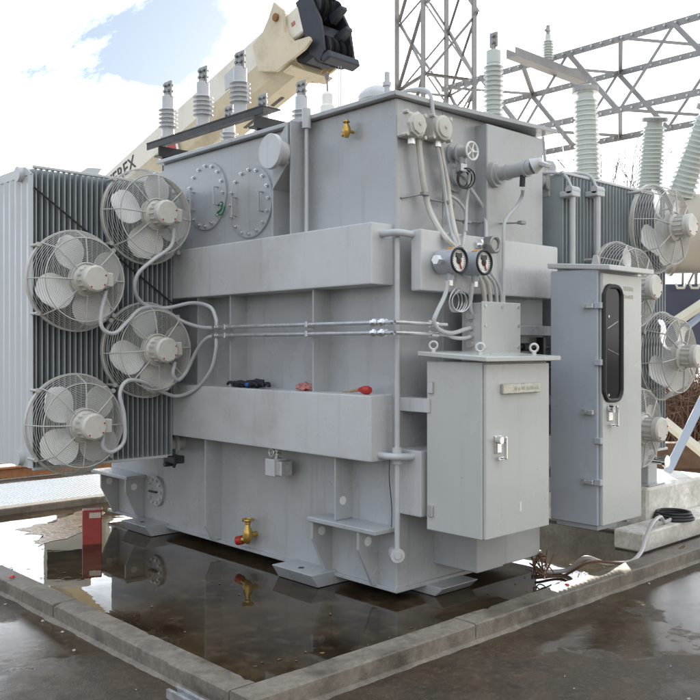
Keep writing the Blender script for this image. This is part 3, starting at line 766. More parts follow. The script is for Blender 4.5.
# stand-off bars
for i, (xa, ya, xb, yb) in enumerate(((401, 198, 424, 194), (429, 199.5, 448, 203), (452, 219, 466, 222), (470, 222, 485, 223), (488, 225, 503, 225))):
    a, b = on_v(xa, ya, -.005), on_v(xb, yb, -.06)
    if xa > 486: a.y = -.105; b.y = -.21
    t = MB(); t.tube([a, b], .0065, 6, smooth=False); q = b+Vector((0, -.005, 0)); t.box(q-Vector((.028, .022, .012)), q+Vector((.028, .015, .012)), .003)
    tag(t.build('standoff_bar', 'lattice'), ['horizontal standoff bar nearest the tank corner', 'standoff bar under the long grey conduit', 'short standoff bar above the left gauge', 'standoff bar above the right gauge', 'standoff bar holding the relief valve conduit'][i], 'bracket', 'conduit standoff bars')
# handwheel valve
def handwheel(px, py, v, rad, label, m, wheel):
    c = on_v(px, py, v); o = thing('gate_valve', label, 'valve', c, 'valves on the cabinet side')
    t = MB(); t.cyl((c.x, 0.0, c.z), (c.x, -.012, c.z), .075, n=24); t.cyl((c.x, 0, c.z), (c.x, v+.02, c.z), .038, n=16); t.cyl((c.x, -.05, c.z), (c.x, -.065, c.z), .06, n=20)
    t.cyl((c.x, -.08, c.z), (c.x, -.08, c.z-.07), .026, n=12)
    t.build('valve_body', m, o)
    t = MB(); t.torus(c, (0, 1, 0), rad, rad*.13, 28, 8); t.cyl(c+Vector((0, .03, 0)), c+Vector((0, -.012, 0)), .012, n=10)
    for i in range(5):
        a = 2*math.pi*i/5; t.tube([c, c+Vector((math.cos(a)*rad, 0, math.sin(a)*rad))], rad*.1, 6, smooth=False)
    t.build('handwheel', wheel, o)
handwheel(472, 151, -.16, .058, 'valve with a pale handwheel at the edge of the side box', 'tank', 'white')
c = on_v(453, 177, 0)
o = thing('flanged_gauge', 'flanged level gauge with a coil of wire halfway down the face', 'gauge', c)
t = MB(); t.cyl(c, c+Vector((0, -.02, 0)), .10, n=30); t.cyl(c, c+Vector((0, -.05, 0)), .06, n=24); t.build('flange', 'tank', o)
t = MB()
for i in range(3): t.torus(c+Vector((.02, -.075-.01*i, -.02)), (.2*i, 1, .2), .05+.008*i, .005, 24, 5)
t.build('wire_coil', 'dark', o)
t = MB(); t.box(c+Vector((-.03, -.1, .02)), c+Vector((.03, -.05, .08)), .006); t.build('gauge_head', 'galv', o)
# horizontal relief valve
a = on_v(494, 175, -.1)
o = thing('relief_valve', 'horizontal grey relief valve sticking out of the side box', 'valve', (a.x, -.1, a.z))
t = MB(); t.cyl((a.x, -.1, a.z), (a.x, -.14, a.z), .088, n=30); t.cyl((a.x, -.14, a.z), (a.x, -.165, a.z), .068, n=24); t.cyl((a.x, -.14, a.z), (a.x, -.42, a.z+.008), .047, n=20)
for y in (-.21, -.36): t.cyl((a.x, y, a.z+.003), (a.x, y-.02, a.z+.003), .056, n=20)
t.build('valve_body', 'tank', o)
t = MB(); t.cyl((a.x, -.42, a.z+.01), (a.x+.02, -.48, a.z+.035), .056, .03, n=18); t.box((a.x-.02, -.53, a.z+.0), (a.x+.05, -.46, a.z+.03), .006, Matrix.Rotation(R(25), 3, 'X')); t.build('outlet_cap', 'beam', o)
t = MB(); t.cyl((a.x, -.34, a.z-.03), (a.x, -.335, a.z-.11), .02, n=10); t.build('gland', 'dark', o)
# dial gauges
for i, (px, py) in enumerate(((459, 260.5), (484, 262.5))):
    c = on_v(px, py, -.36)
    o = thing('dial_gauge', ('round dial gauge on the left of the pair above the terminal box', 'round dial gauge on the right of the pair above the terminal box')[i], 'gauge', c, 'dial gauges')
    t = MB(); t.lathe([(.05, -.16), (.072, -.15), (.078, -.12), (.078, -.02), (.082, -.018), (.082, .0), (.070, .002), (.068, -.006)], c, (0, -1, 0), 36); t.cyl(c+Vector((0, .15, 0)), c+Vector((0, .22, 0)), .03, n=14)
    t.cyl(c+Vector((0, .07, -.06)), c+Vector((0, .07, -.115)), .026, n=14); t.build('gauge_case', 'cabshade', o)
    t = MB(); t.torus(c+Vector((0, -.003, 0)), (0, 1, 0), .074, .0085, 40, 6); t.build('bezel', 'black', o)
    t = MB(); t.cyl(c+Vector((0, .006, 0)), c+Vector((0, .002, 0)), .067, n=36); d_ = t.build('dial_face', 'dial', o)
    t = MB()
    for k in range(22):
        a = R(-60+300*k/21); q0, q1 = .05, .06
        t.tube([c+Vector((math.cos(a)*q0, .0, math.sin(a)*q0)), c+Vector((math.cos(a)*q1, .0, math.sin(a)*q1))], .0016, 4, smooth=False)
    t.cyl(c+Vector((0, .001, 0)), c+Vector((0, -.002, 0)), .022, n=20); t.box(c+Vector((-.03, -.001, .018)), c+Vector((.03, .001, .046)))
    t.tube([c+Vector((0, -.003, 0)), c+Vector((-.03, -.003, .03))], .003, 5, smooth=False)
    t.build('dial_scale', 'ink', d_)
    t = MB(); t.tube([c+Vector((0, -.004, 0)), c+Vector((.018, -.004, -.05))], .004, 5, smooth=False); t.build('needle', 'red', d_)
    t = MB(); t.box(c+Vector((-.035, .02, .075)), c+Vector((.015, .075, .0815)), 0, Matrix.Rotation(R(-15), 3, 'Y')); t.build('sticker', 'orange', o)
    t = MB(); t.cyl(c+Vector((0, .07, -.112)), c+Vector((0, .07, -.15)), .019, n=12); t.build('gland', 'zinc', o)
    if i == 0:
        t = MB(); t.cyl(c+Vector((-.07, .06, 0)), c+Vector((-.14, .06, 0)), .016, n=10); t.cyl(c+Vector((-.12, .06, 0)), c+Vector((-.15, .06, 0)), .03, n=6); t.build('side_plug', 'zinc', o)
c = on_v(491, 245, -.22)
o = thing('indicator_head', 'brownish geared indicator head behind the right gauge', 'indicator', c)
t = MB(); t.cyl(c+Vector((0, .1, 0)), c+Vector((0, -.03, 0)), .058, n=20); t.torus(c+Vector((0, -.03, 0)), (0, 1, 0), .048, .012, 24, 6); t.build('head_body', 'flag', o)
t = MB(); t.cyl(c+Vector((-.03, .03, 0)), c+Vector((-.13, .03, -.01)), .022, n=10); t.cyl(c+Vector((-.07, .03, 0)), c+Vector((-.09, .03, 0)), .035, n=6); t.build('side_fitting', 'chrome', o)
# terminal box above the front cabinet
o = thing('terminal_box', 'plain grey terminal box with a screwed lid standing behind the cabinet roof', 'terminal box', (.68, -.21, 1.52))
t = MB(); t.box((.485, -.285, 1.45), (.88, -.12, 1.885), .006); t.build('box_body', 'cab', o)
t = MB(); t.box((.478, -.298, 1.44), (.888, -.2855, 1.892), .004); l_ = t.build('lid', 'cab', o)
t = MB()
for x in (.51, .685, .86):
    for z in (1.60, 1.74, 1.865): 
        if not (x == .685 and z < 1.8): t.cyl((x, -.298, z), (x, -.304, z), .011, n=10)
t.build('screw', 'zinc', l_)
t = MB()
for k, z in enumerate((1.62, 1.68, 1.74, 1.80)): t.cyl((.49, -.21, z), (.45, -.21, z), .024, n=10)
t.build('gland', 'zinc', o)
GB = 'cable tails into the terminal box'
conduit('cable_tail', vpath([(447.5, 281, -.29), (445, 295, -.29), (437, 312, -.29), (434, 322, -.28), (440, 330, -.27), (452, 333, -.25), (466, 329, -.22), (474, 327, -.21)]), .0135, 'cable tail curving down from the left gauge to the terminal box', group=GB)
conduit('cable_tail', vpath([(472.5, 283, -.29), (471, 296, -.27), (470, 308, -.24), (474, 317, -.21)]), .0135, 'short cable tail dropping from the right gauge', group=GB)
conduit('cable_tail', vpath([(440, 330, -.22), (452, 337, -.23), (465, 338, -.22), (476, 334, -.21)]), .0125, 'lowest cable tail running level into the terminal box', group=GB)
conduit('cable_tail', vpath([(478, 275, -.25), (482, 284, -.24), (484, 294, -.23), (485, 304, -.215)]), .016, 'beige cable tail entering the terminal box top left', group=GB, m='motor')
conduit('cable_tail', vpath([(483, 275, -.25), (488, 283, -.24), (490, 294, -.23), (490.5, 304, -.215)]), .015, 'beige cable tail second from left into the terminal box top', group=GB, m='motor')
conduit('cable_tail', vpath([(487, 274, -.25), (494, 283, -.24), (496.5, 294, -.23), (497, 304, -.215)]), .0115, 'grey cable tail in the middle of the terminal box top', group=GB)
conduit('cable_tail', vpath([(490, 272, -.25), (498, 284, -.24), (501, 294, -.23), (501.5, 304, -.215)]), .0115, 'grey cable tail rightmost of those curving from the gauges', group=GB)
c = on_v(454, 302, -.215)
t = MB()
for k in range(5): t.torus(c+Vector((.008*k, -.008*k, .006*(k % 3))), (.12*k-.2, 1, .1), .062+.006*(k % 3), .0045, 30, 5)
t.tube([c+Vector((.01, -.01, .06)), c+Vector((.02, .0, .14)), c+Vector((.03, .0, .2))], .005, 5)
tag(t.build('capillary_coil', 'galv'), 'loose coil of thin capillary tube hanging below the left gauge', 'coil')
# pipework in the gap between the two cabinets
o = thing('pipe_rack', 'dark rack of level pipes in the gap between the two cabinets', 'pipe rack', (1.15, -.08, 1.5))
t = MB(); t.box((.93, -.18, 1.68), (1.48, -.13, 1.75), .004); t.build('rail', 'tank', o)
t = MB()
for z in (1.45, 1.52, 1.60): t.cyl((.93, -.12, z), (1.58, -.12, z), .017, n=10); t.cyl((1.15, -.12, z), (1.22, -.12, z), .028, n=8)
for x in (1.05, 1.35): t.box((x, -.16, 1.38), (x+.03, -.07, 1.67))
t.build('level_pipe', 'dark', o)

# ------------------------------------------------------------------ front cabinet
def latch(c, o, m='chrome'):
    c = Vector(c)
    t = MB(); t.box(c+Vector((-.03, -.008, -.05)), c+Vector((.035, 0, .055)), .004); t.cyl(c+Vector((-.012, -.006, .03)), c+Vector((-.012, -.045, .03)), .022, n=16)
    t.box(c+Vector((.012, -.055, -.085)), c+Vector((.032, -.032, .05)), .006); t.cyl(c+Vector((.022, -.006, .035)), c+Vector((.022, -.045, .035)), .014, n=12)
    t.box(c+Vector((-.022, -.03, -.09)), c+Vector((.03, -.014, -.07)), .004)
    return t.build('handle', m, o)
C1 = thing('control_cabinet', 'squat grey control cabinet with an overhanging roof and chrome latch', 'cabinet', (.363, -.435, .487), 'outdoor control cabinets')
x0, x1, y0, y1, z0, z1 = .04, .686, -.652, -.215, .487, 1.514
t = MB(); t.box((x0, y0+.012, z0), (x1, y1, z1), .006); t.build('cabinet_body', 'cab', C1)
t = MB(); t.box((x0+.012, y0-.012, z0+.004), (x1-.006, y0+.0115, z1-.012), .007, seg=2); dr = t.build('door', 'cab', C1)
latch((x0+.115, y0-.012, z0+.545), dr)
t = MB(); t.prism([(x0-.05, y0-.065, 1.515), (x1+.045, y0-.065, 1.515), (x1+.045, y1+.03, 1.545), (x0-.05, y1+.03, 1.545)], (0, 0, .03), .005); rf = t.build('roof', 'cab', C1)
for (ex, ey, ez) in ((x0+.03, y1-.03, 1.565), (x1-.08, y0+.05, 1.55), (x0+.11, y0+.11, 1.553)):
    t = MB(); t.torus((ex, ey, ez+.045), (.7, .7, 0), .024, .008, 24, 8); t.cyl((ex, ey, ez-.005), (ex, ey, ez+.02), .014, n=12); t.build('lifting_eye', 'galv', rf)
t = MB(); pa = on_v(501, 385, y0-.012); pb = on_v(537, 395, y0-.012); t.box((pa.x-.005, y0-.036, 1.325), (pb.x+.005, y0-.0125, 1.385), .004); np_ = t.build('nameplate', 'plate', dr)
t = MB()
xx = pa.x+.10; random.seed(3)
while xx < pb.x-.02:                      # worn, unreadable engraving
    wd = random.uniform(.006, .013); t.box((xx, y0-.0367, 1.345), (xx+wd, y0-.0358, 1.345+random.uniform(.012, .022))); xx += wd+random.choice((.004, .004, .012))
t.build('engraving', 'plateink', np_)
c = on_v(520.5, 506, y0-.012); t = MB(); t.box(c+Vector((-.007, -.0015, -.03)), c+Vector((.007, .001, .024)), .0); t.build('paint_chip', 'white', dr)
for z in (z0+.12, z1-.16):
    t = MB(); t.box((x0-.016, y1-.06, z-.035), (x0+.002, y1-.02, z+.035), .003); t.build('mounting_clip', 'galv', C1)

# ------------------------------------------------------------------ tall cabinet with window
C2 = thing('control_cabinet', 'tall narrow grey cabinet with a long dark window in its door', 'cabinet', (1.38, -.56, .432), 'outdoor control cabinets')
x0, x1, y0, y1, z0, z1 = 1.116, 1.640, -.75, -.376, .432, 2.113
t = MB(); t.box((x0, y0+.012, z0), (x1, y1, z1), .006); t.box((x0+.03, y0+.03, z0-.035), (x1-.25, y1-.03, z0+.004), .003); t.box((x1-.12, y0+.03, z0-.03), (x1-.07, y0+.07, z0+.004), .003); t.build('cabinet_body', 'cabshade', C2)  # body takes the darker copy, so its side shade is in the colour
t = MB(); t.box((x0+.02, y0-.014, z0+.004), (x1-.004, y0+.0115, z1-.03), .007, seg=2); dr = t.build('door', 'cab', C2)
t = MB(); t.prism([(x0-.015, y0-.085, 2.095), (x1+.035, y0-.085, 2.095), (x1+.035, y1+.015, 2.135), (x0-.015, y1+.015, 2.135)], (0, 0, .035), .005); rf = t.build('roof', 'cab', C2)
t = MB(); t.prism([(x0+.0, y0+.0, 2.14), (x0+.0, y0+.06, 2.14), (x0+.0, y0+.045, 2.20), (x0+.0, y0+.015, 2.20)], (.012, 0, 0), .002); t.build('lifting_eye', 'cab', rf)
# window: rounded black gasket, glass, and the device inside
ax_, bx_ = on_v(603.5, 300, y0-.014).x, on_v(621, 300, y0-.014).x
wz1, wz0 = 1.998, 1.25
def rrect(xa, xb, za, zb, r, y, k=6):
    P = []
    for cx, cz, a0 in ((xb-r, zb-r, 0), (xa+r, zb-r, 90), (xa+r, za+r, 180), (xb-r, za+r, 270)):
        for i in range(k+1): a = R(a0+90*i/k); P.append((cx+math.cos(a)*r, y, cz+math.sin(a)*r))
    return P
t = MB(); t.tube(rrect(ax_, bx_, wz0, wz1, .07, y0-.018), .016, 8, smooth=False, closed=True); wn = t.build('window', 'black', dr)
t = MB(); t.prism(rrect(ax_, bx_, wz0, wz1, .07, y0-.0135), (0, -.004, 0)); t.build('glass', 'screen', wn)
t = MB()
t.tube([(ax_+.04, y0-.0185, 1.72), (bx_-.045, y0-.0185, 1.77)], .003, 5, smooth=False); t.tube([(ax_+.045, y0-.0185, 1.585), (bx_-.04, y0-.0185, 1.55)], .003, 5, smooth=False)
for z in (1.80, 1.285): t.cyl((ax_+.06, y0-.0174, z), (ax_+.06, y0-.0195, z), .009, n=10)
t.build('inner_pointer', 'plate', wn)
t = MB(); pa = on_v(622, 289, y0-.014); 
random.seed(5)
for z, hh in ((pa.z-.01, .030), (pa.z-.062, .030)):
    xx = pa.x+.025
    while xx < pa.x+.15:
        wd = random.uniform(.01, .02); t.box((xx, y0-.0155, z), (xx+wd, y0-.0138, z+hh*random.uniform(.7, 1))); xx += wd+random.choice((.005, .006))
t.build('engraved_label', 'plateink', dr)
latch((x0+.10, y0-.014, 1.165), dr)
for z in (1.87, 1.175, .72):
    t = MB(); t.cyl((x0-.0, y0+.10, z), (x0-.035, y0+.10, z), .017, n=12); t.box((x0-.03, y0+.03, z-.018), (x0-.008, y0+.10, z+.014), .004); t.build('side_latch', 'galv', C2)
for z in (1.87, 1.50, .99, .72):
    t = MB(); t.box((x0-.016, y0-.018, z-.02), (x0+.018, y0+.03, z+.02), .003); t.build('hinge', 'cabshade', C2)
t = MB(); t.box((1.2, -.376, 1.2), (1.26, -.02, 1.26), .003); t.box((1.2, -.376, .7), (1.26, -.02, .76), .003); t.build('mounting_bracket', 'tank', C2)

# ------------------------------------------------------------------ bushings on the cover
def shed_profile(r_core, r_shed, n, h0, h1):
    P = []; st_ = (h1-h0)/n
    for i in range(n):
        b = h0+i*st_
        P += [(r_core, b), (r_core, b+st_*.28), (r_shed, b+st_*.36), (r_shed, b+st_*.48), (r_core, b+st_*.86)]
    return P
def make_lv():
    o = thing('low_voltage_bushing', 'x', 'bushing', (0, 0, 0), 'low voltage bushings')
    t = MB(); t.lathe([(.075, 0), (.075, .02), (.056, .025), (.054, .10)]+shed_profile(.056, .086, 5, .10, .29)+[(.055, .29), (.055, .395), (.04, .405), (.0, .405)], (0, 0, 0), (0, 0, 1), 28); t.build('insulator', 'poly', o, 25)
    t = MB(); t.box((-.008, -.058, .385), (.008, .058, .535), .002)
    for y in (-.028, .028):
        for z in (.445, .50): t.cyl((-.03, y, z), (.03, y, z), .014, n=6)
    t.cyl((0, 0, .40), (0, 0, .43), .03, n=14); t.build('terminal_flag', 'flag', o); return o
lv = make_lv(); first = True
for (px, lb) in ((168, 'front row bushing at the far left end of the dark rack'), (203, 'front row bushing in the middle of the dark rack'), (240, 'front row bushing at the near end of the dark rack')):
    q = on_u(px, 140, .3); b_ = lv if first else copy_tree(lv); first = False
    b_.location = (.3, q.y, 3.492); b_['label'] = lb
for (px, lb) in ((229, 'rear bushing almost hidden behind the dark rack'), (262.5, 'rear bushing with its flag showing just right of the rack'), (301.5, 'rear bushing standing alone behind the standpipe')):
    q = on_u(px, 110, .9); b_ = copy_tree(lv); b_.location = (.9, q.y, 3.36); b_['label'] = lb; b_.rotation_euler = (0, 0, 0)
    t = MB(); t.cyl((.9, q.y, ZT+.03), (.9, q.y, 3.36), .12, n=24); t.build('turret', 'tank', TR)
o = thing('bushing_rack', 'dark angle steel rack on the cover carrying three bushings', 'rack', (.4, 2.5, ZT+.03))
t = MB(); t.box((.21, 1.66, 3.478), (.40, 3.42, 3.49), .002); t.box((.215, 1.66, 3.425), (.227, 3.42, 3.477)); t.build('rail', 'dark', o)
for v in (1.78, 3.22):
    t = MB(); t.box((.2, v-.04, 3.33), (1.1, v+.04, 3.345)); t.box((.2, v-.04, 3.345), (1.1, v-.028, 3.424)); t.build('cross_arm', 'dark', o)
for v in (1.78, 3.22):
    for u in (.3, .98):
        t = MB(); t.box((u-.025, v-.025, ZT+.0 if v > 2.8 else ZT+.03), (u+.025, v+.025, 3.329)); t.build('post', 'dark', o)
# one bigger bushing at the rear corner of the cover
q = on_v(493.5, 120, .216)
o = thing('neutral_bushing', 'grey porcelain bushing on the tank cover beside the low sun', 'bushing', (q.x, .216, ZT+.03))
t = MB(); t.lathe([(.1, 0), (.1, .03), (.056, .035)]+shed_profile(.052, .074, 13, .04, .50)+[(.05, .50), (.055, .51), (.055, .60), (.03, .61)], (q.x, .216, ZT+.03), (0, 0, 1), 26); t.build('insulator', 'porc', o, 25)
t = MB(); t.cyl((q.x, .216, ZT+.63), (q.x, .216, ZT+.69), .018, n=10); t.box((q.x-.008, .18, ZT+.66), (q.x+.01, .25, ZT+.77), .003)
for z in (.69, .74): t.cyl((q.x-.03, .21, ZT+z), (q.x+.03, .21, ZT+z), .013, n=6)
t.build('terminal_flag', 'flag', o)
# thermowell box on the right edge of the tank
c = on_v(549, 185, .0)
t = MB(); t.box(c+Vector((-.05, -.04, -.10)), c+Vector((.07, .1, .08)), .008); t.lathe([(.07, 0), (.07, .06), (.05, .10), (0, .12)], c+Vector((.02, .03, .08)), (0, 0, 1), 20); t.tube([c+Vector((-.08, 0, .35)), c+Vector((-.085, -.03, .1)), c+Vector((-.07, -.03, -.02)), c+Vector((-.03, -.03, -.05))], .012, 8)
tag(t.build('breather', 'tank'), 'small domed breather at the right edge of the tank', 'breather')

# ------------------------------------------------------------------ circuit breaker behind the right radiators
BRK = thing('circuit_breaker', 'outdoor circuit breaker with three tall ribbed porcelain bushings behind the right radiators', 'circuit breaker', at_d(655, 500, 9.6))
pa, pb = at_d(575, 236, 9.7), at_d(765, 242, 9.4); pb.z = pa.z
dv = (pb-pa).normalized()
t = MB(); t.lathe([(.0, 0), (.25, .02), (.40, .1), (.43, .2), (.43, (pb-pa).length-.2), (.40, (pb-pa).length-.1), (.25, (pb-pa).length-.02), (0, (pb-pa).length)], pa, pb-pa, 40)
for f in (.18, .5, .8): t.lathe([(.46, 0), (.46, .03)], pa.lerp(pb, f), pb-pa, 40)
t.build('breaker_tank', 'drum', BRK)
def hv(base, top, rb, rt, n):
    base, top = Vector(base), Vector(top); ax = top-base; H = ax.length
    P = [(rb*1.25, -.35), (rb*1.25, 0), (rb*1.1, .005)]
    for i in range(n):
        f = i/n; h = H*.86*f+.01; sp = H*.86/n; rc = (rb+(rt-rb)*f)*.80; rs = (rb+(rt-rb)*f)
        P += [(rc, h), (rc, h+sp*.3), (rs, h+sp*.38), (rs, h+sp*.52), (rc, h+sp*.9)]
    P += [(rt*.7, H*.88), (rt*.7, H*.93), (rt*1.05, H*.935), (rt*1.05, H*.985), (rt*.9, H)]
    t = MB(); t.lathe(P, base, ax, 36); b_ = t.build('bushing', 'porc', BRK, 25)
    t = MB(); t.lathe([(rt*1.08, H*.935), (rt*1.12, H*.94), (rt*1.12, H*.99), (rt*.5, H*1.005)], base, ax, 30); t.build('terminal_cap', 'flag', b_)
hv(at_d(588, 183, 9.6), at_d(585, 87, 9.6), .145, .128, 17)
hv(at_d(649, 190, 9.5), at_d(655, 117, 9.3), .145, .125, 16)
hv(at_d(678, 202, 9.4), at_d(712, 105, 9.0), .15, .13, 17)
t = MB(); a, b = at_d(665, 284, 9.3), at_d(770, 355, 9.3); c = at_d(665, 355, 9.9)
t.prism([(a.x, a.y, a.z), (b.x, b.y, a.z), (b.x, b.y, b.z), (a.x, a.y, b.z)], Vector((SH, CH, 0))*.6, .01); cb = t.build('mechanism_box', 'tarp', BRK)
t = MB()
for px in (676, 690): 
    t.tube([at_d(px, 284, 9.24), at_d(px+1.5, 288, 9.2), at_d(px+8, 288, 9.2), at_d(px+9.5, 284, 9.24)], .014, 6, smooth=False)
t.build('handle', 'strutb', cb)
for px in (640, 735):
    t = MB(); q = at_d(px, 350, 9.8); t.box((q.x-.06, q.y-.06, 0.0), (q.x+.06, q.y+.06, 2.4)); t.build('leg', 'lattice', BRK)
t = MB(); t.tube([at_d(677, 321, 8.9), at_d(742, 278, 8.9)], .055, 8, smooth=False); t.build('brace', 'strutb', BRK)
t = MB(); t.tube([at_d(686, 328, 9.0), at_d(738, 286, 9.0)], .035, 8, smooth=False); t.build('brace', 'struta', BRK)
# struts by the plinth
t = MB(); a, b = at_d(668, 471, 7.9), at_d(722, 360, 8.3); t.tube([a, b], .052, 4, smooth=False)
tag(t.build('steel_strut', 'struta'), 'pale blue diagonal steel strut rising from the radiator leg', 'strut')
t = MB(); t.tube([at_d(664, 421, 8.8), at_d(745, 487, 8.4)], .05, 4, smooth=False)
tag(t.build('steel_strut', 'strutb'), 'cream diagonal strut sloping down to the right behind the blue one', 'strut')
t = MB(); t.box((4.6, .9, .1), (9, 1.12, .42), .01, Matrix.Rotation(R(-42), 3, 'Z')); t.box((4.7, .95, 0), (8.9, 1.07, .1), 0, Matrix.Rotation(R(-42), 3, 'Z'))
tag(t.build('timber_baulk', 'timber'), 'long dark timber baulk lying on the pale ground', 'timber')
# hose and ring on the right kerb
conduit('hose', [Vector((1.15, -.2, .03)), Vector((1.35, -.35, .035)), on_v(585, 558, -.50), on_v(605, 563, -.60), on_v(630, 562, -.62), on_v(641, 552, -.55), on_v(645, 540, -.5), on_v(652, 524, -.46), on_v(660, 517, -.40), Vector((2.75, -.36, .185)), Vector((2.95, -.33, .185))],
        .016, 'grey hose lying along the kerb below the tall cabinet', 'hose', 'hose')
conduit('cable', [Vector((1.05, -.3, .03)), Vector((1.25, -.40, .03)), on_v(590, 562, -.58), on_v(620, 566, -.64)+Vector((0, 0, .02)), on_v(655, 568, -.68)+Vector((0, 0, .02)), Vector((2.35, -.72, .115))], .009, 'thin brown cable running beside the grey hose onto the kerb', 'cable', 'timber')
t = MB(); t.box((2.30, -.42, .013), (4.05, -.163, .165), .012)
tag(t.build('plinth_step', 'plinth'), 'low pale concrete step in front of the radiator plinth', 'step')
t = MB()
for k in range(3): t.torus((3.02+.01*k, -.30+.006*k, .178+.02*k), (0, 0, 1), .155-.012*k, .012, 36, 8)
tag(t.build('cable_coil', 'black'), 'flat coil of black cable lying on the low concrete step', 'coil')
# wire tangle below the tall cabinet
t = MB(); random.seed(11); c = Vector((1.02, -.36, .13))
for k in range(9):
    P = [c+Vector((random.gauss(0, .05), random.gauss(0, .05), random.uniform(-.09, .08))) for _ in range(5)]; t.tube(P, .0045, 5, 6)
t.tube([c+Vector((.05, .05, .05)), c+Vector((.02, .1, .3)), c+Vector((.0, .15, .36))], .012, 6)
tag(t.build('wire_tangle', 'timber'), 'tangle of brown wires hanging under the tall cabinet', 'wires')

# ------------------------------------------------------------------ red box, strut channel, survey marks
c = at_d(92, 541, 7.1)
o = thing('red_box', 'small faded red metal box standing in the water by the left bracket', 'box', (c.x, c.y, .0))
Rz = Matrix.Rotation(R(-25), 3, 'Z')
t = MB(); t.box((c.x-.075, c.y-.06, .0), (c.x+.075, c.y+.06, .285), .006, Rz); t.build('box_body', 'redbox', o)
t = MB(); t.box(Vector((c.x, c.y, .245))+Rz@Vector((.022, -.063, 0))-Vector((.045, .002, .022)), Vector((c.x, c.y, .245))+Rz@Vector((.022, -.063, 0))+Vector((.045, .002, .022)), 0, Rz); t.build('plate', 'plate', o)
t = MB()
for z in (.0, .02): t.box((-1.86, -.95, .02+z*1.0), (-1.80, -.36, .024+z)) if z == 0 else None
t.box((-1.862, -.95, .024), (-1.856, -.36, .062)); t.box((-1.804, -.95, .024), (-1.798, -.36, .062)); t.box((-1.856, -.95, .056), (-1.845, -.36, .062)); t.box((-1.815, -.95, .056), (-1.804, -.36, .062))
so = tag(t.build('strut_channel', 'galv'), 'short galvanised strut channel lying against the outside of the kerb', 'channel')
for lb, q in (('small pink survey mark on the left kerb', on_u(12, 573, -1.66)), ('small red paint mark on the right kerb', on_v(567, 586, -.7))):
    t = MB(); t.cyl((q.x, q.y, KT-.001), (q.x, q.y, KT+.012), .02, .008, n=8)
    tag(t.build('paint_mark', 'red'), lb, 'mark')
# litter on the asphalt
t = MB(); random.seed(21)
for k in range(60):
    d = random.uniform(3.2, 7); px = random.uniform(-50, 750); q = at_d(px, 500, d); s = random.uniform(.004, .012)
    if q.x > KO_U-.05 and q.y > KO_V-.05: continue
    t.blob((q.x, q.y, s*.5), (s, s*.8, s*.6), 1, .3, 3, k)
struct(t.build('grit', 'stone', ang=10), 'stuff')

# ------------------------------------------------------------------ crane behind
CR = thing('mobile_crane', 'cream telescopic boom crane parked behind the transformer', 'crane', (at_d(60, 480, 17.6).x, at_d(60, 480, 17.6).y, 0))
B0, B1 = at_d(72, 243, 17.6), at_d(307, 44, 12.6)
bx = (B1-B0).normalized(); bs = Vector((-bx.y, bx.x, 0)).normalized(); bu = bx.cross(bs)
if bu.z < 0: bu = -bu
if bs.dot(Vector((SH, CH, 0))) > 0: bs = -bs            # bs points to the camera side
BL = (B1-B0).length
def BT(v): return B0+bx*v.x+bs*v.y+bu*v.z
def bmb(): return MB(BT)
hw, hh = .36, .40
KS = .72
def PH(pts, y, e, x0_=0): return [(BL+x*KS*(.78 if x0_ else 1), y, z*KS) for x, z in pts], (0, e, 0)
t = bmb(); t.prism([(-.5, hw, -.02), (-.5, hw, hh), (-.5, -hw, hh), (-.5, -hw, -.02)], (BL+.5, 0, 0), .012); boom = t.build('boom', 'cream', CR)
t = bmb(); t.prism([(-.49, hw+.002, -.021), (-.49, hw*.80, -.30), (-.49, hw*.45, -.44), (-.49, -hw*.45, -.44), (-.49, -hw*.80, -.30), (-.49, -hw-.002, -.021)], (BL+.47, 0, 0), .008)
t.build('boom_underside', 'tan', boom)  # tan stands in for shade on the lower boom faces
for x in (BL-1.0, BL-1.7, BL-2.6, BL-3.6, BL-4.6):
    t = bmb(); t.box((x, -.06, -.447), (x+.26, .0, -.4385)); t.build('slot', 'ink', boom)
# flared collar and ears at the end of the base section
EAR = [(-.95, -.20), (-.45, -.50), (.42, -.52), (.62, -.46), (.60, -.36), (.18, -.22), (-.0, .12), (.10, .55), (-.1, .86), (-.35, .62), (-.6, .45), (-.95, .40)]
for s_y in (1, -1):
    t = bmb(); t.prism(*PH(EAR, s_y*(hw+.003), s_y*.05), .006); t.build('collar_plate', 'tan', boom)
t = bmb(); t.box((BL-.2, -hw-.04, -.46), (BL-.02, hw+.04, -.43), .005); t.build('collar', 'tan', boom)
t = bmb(); t.box((BL-.2, -hw-.04, hh+.002), (BL-.02, hw+.04, hh+.04), .005); t.build('collar', 'tan', boom)
t = bmb(); t.box((BL-0.039, -hw+.06, -.06), (BL+0.265, hw-.03, .36), .02); inn = t.build('inner_section', 'cream', boom)
t = bmb(); t.box((BL+0.094, hw-.032, .12), (BL+0.172, hw-.024, .18)); t.build('small_label', 'pink', inn)
t = bmb(); t.cyl((BL-0.078, hw+.05, .36), (BL-0.078, hw+.09, .36), .055, n=14); t.cyl((BL-0.078, -hw, .36), (BL-0.078, hw, .36), .03, n=10); t.build('pin', 'rust', boom)
t = bmb(); t.box((BL-0.195, -hw+.10, -.36), (BL+0.312, hw-.10, -.07), .03); t.box((BL+0.039, -hw+.09, -.42), (BL+0.452, hw-.10, .05), .05)
CHK = [(.42, .60), (.92, .62), (1.10, -.1), (1.0, -.72), (.76, -.86), (.48, -.55)]
t.prism(*PH(CHK, hw-.10, .05, 1), .01); t.prism(*PH(CHK, -hw+.06, .05, 1), .01)
t.box((BL+0.265, -hw+.12, .1), (BL+0.468, hw-.12, .40), .02)
t.build('boom_head', 'cdark', CR)
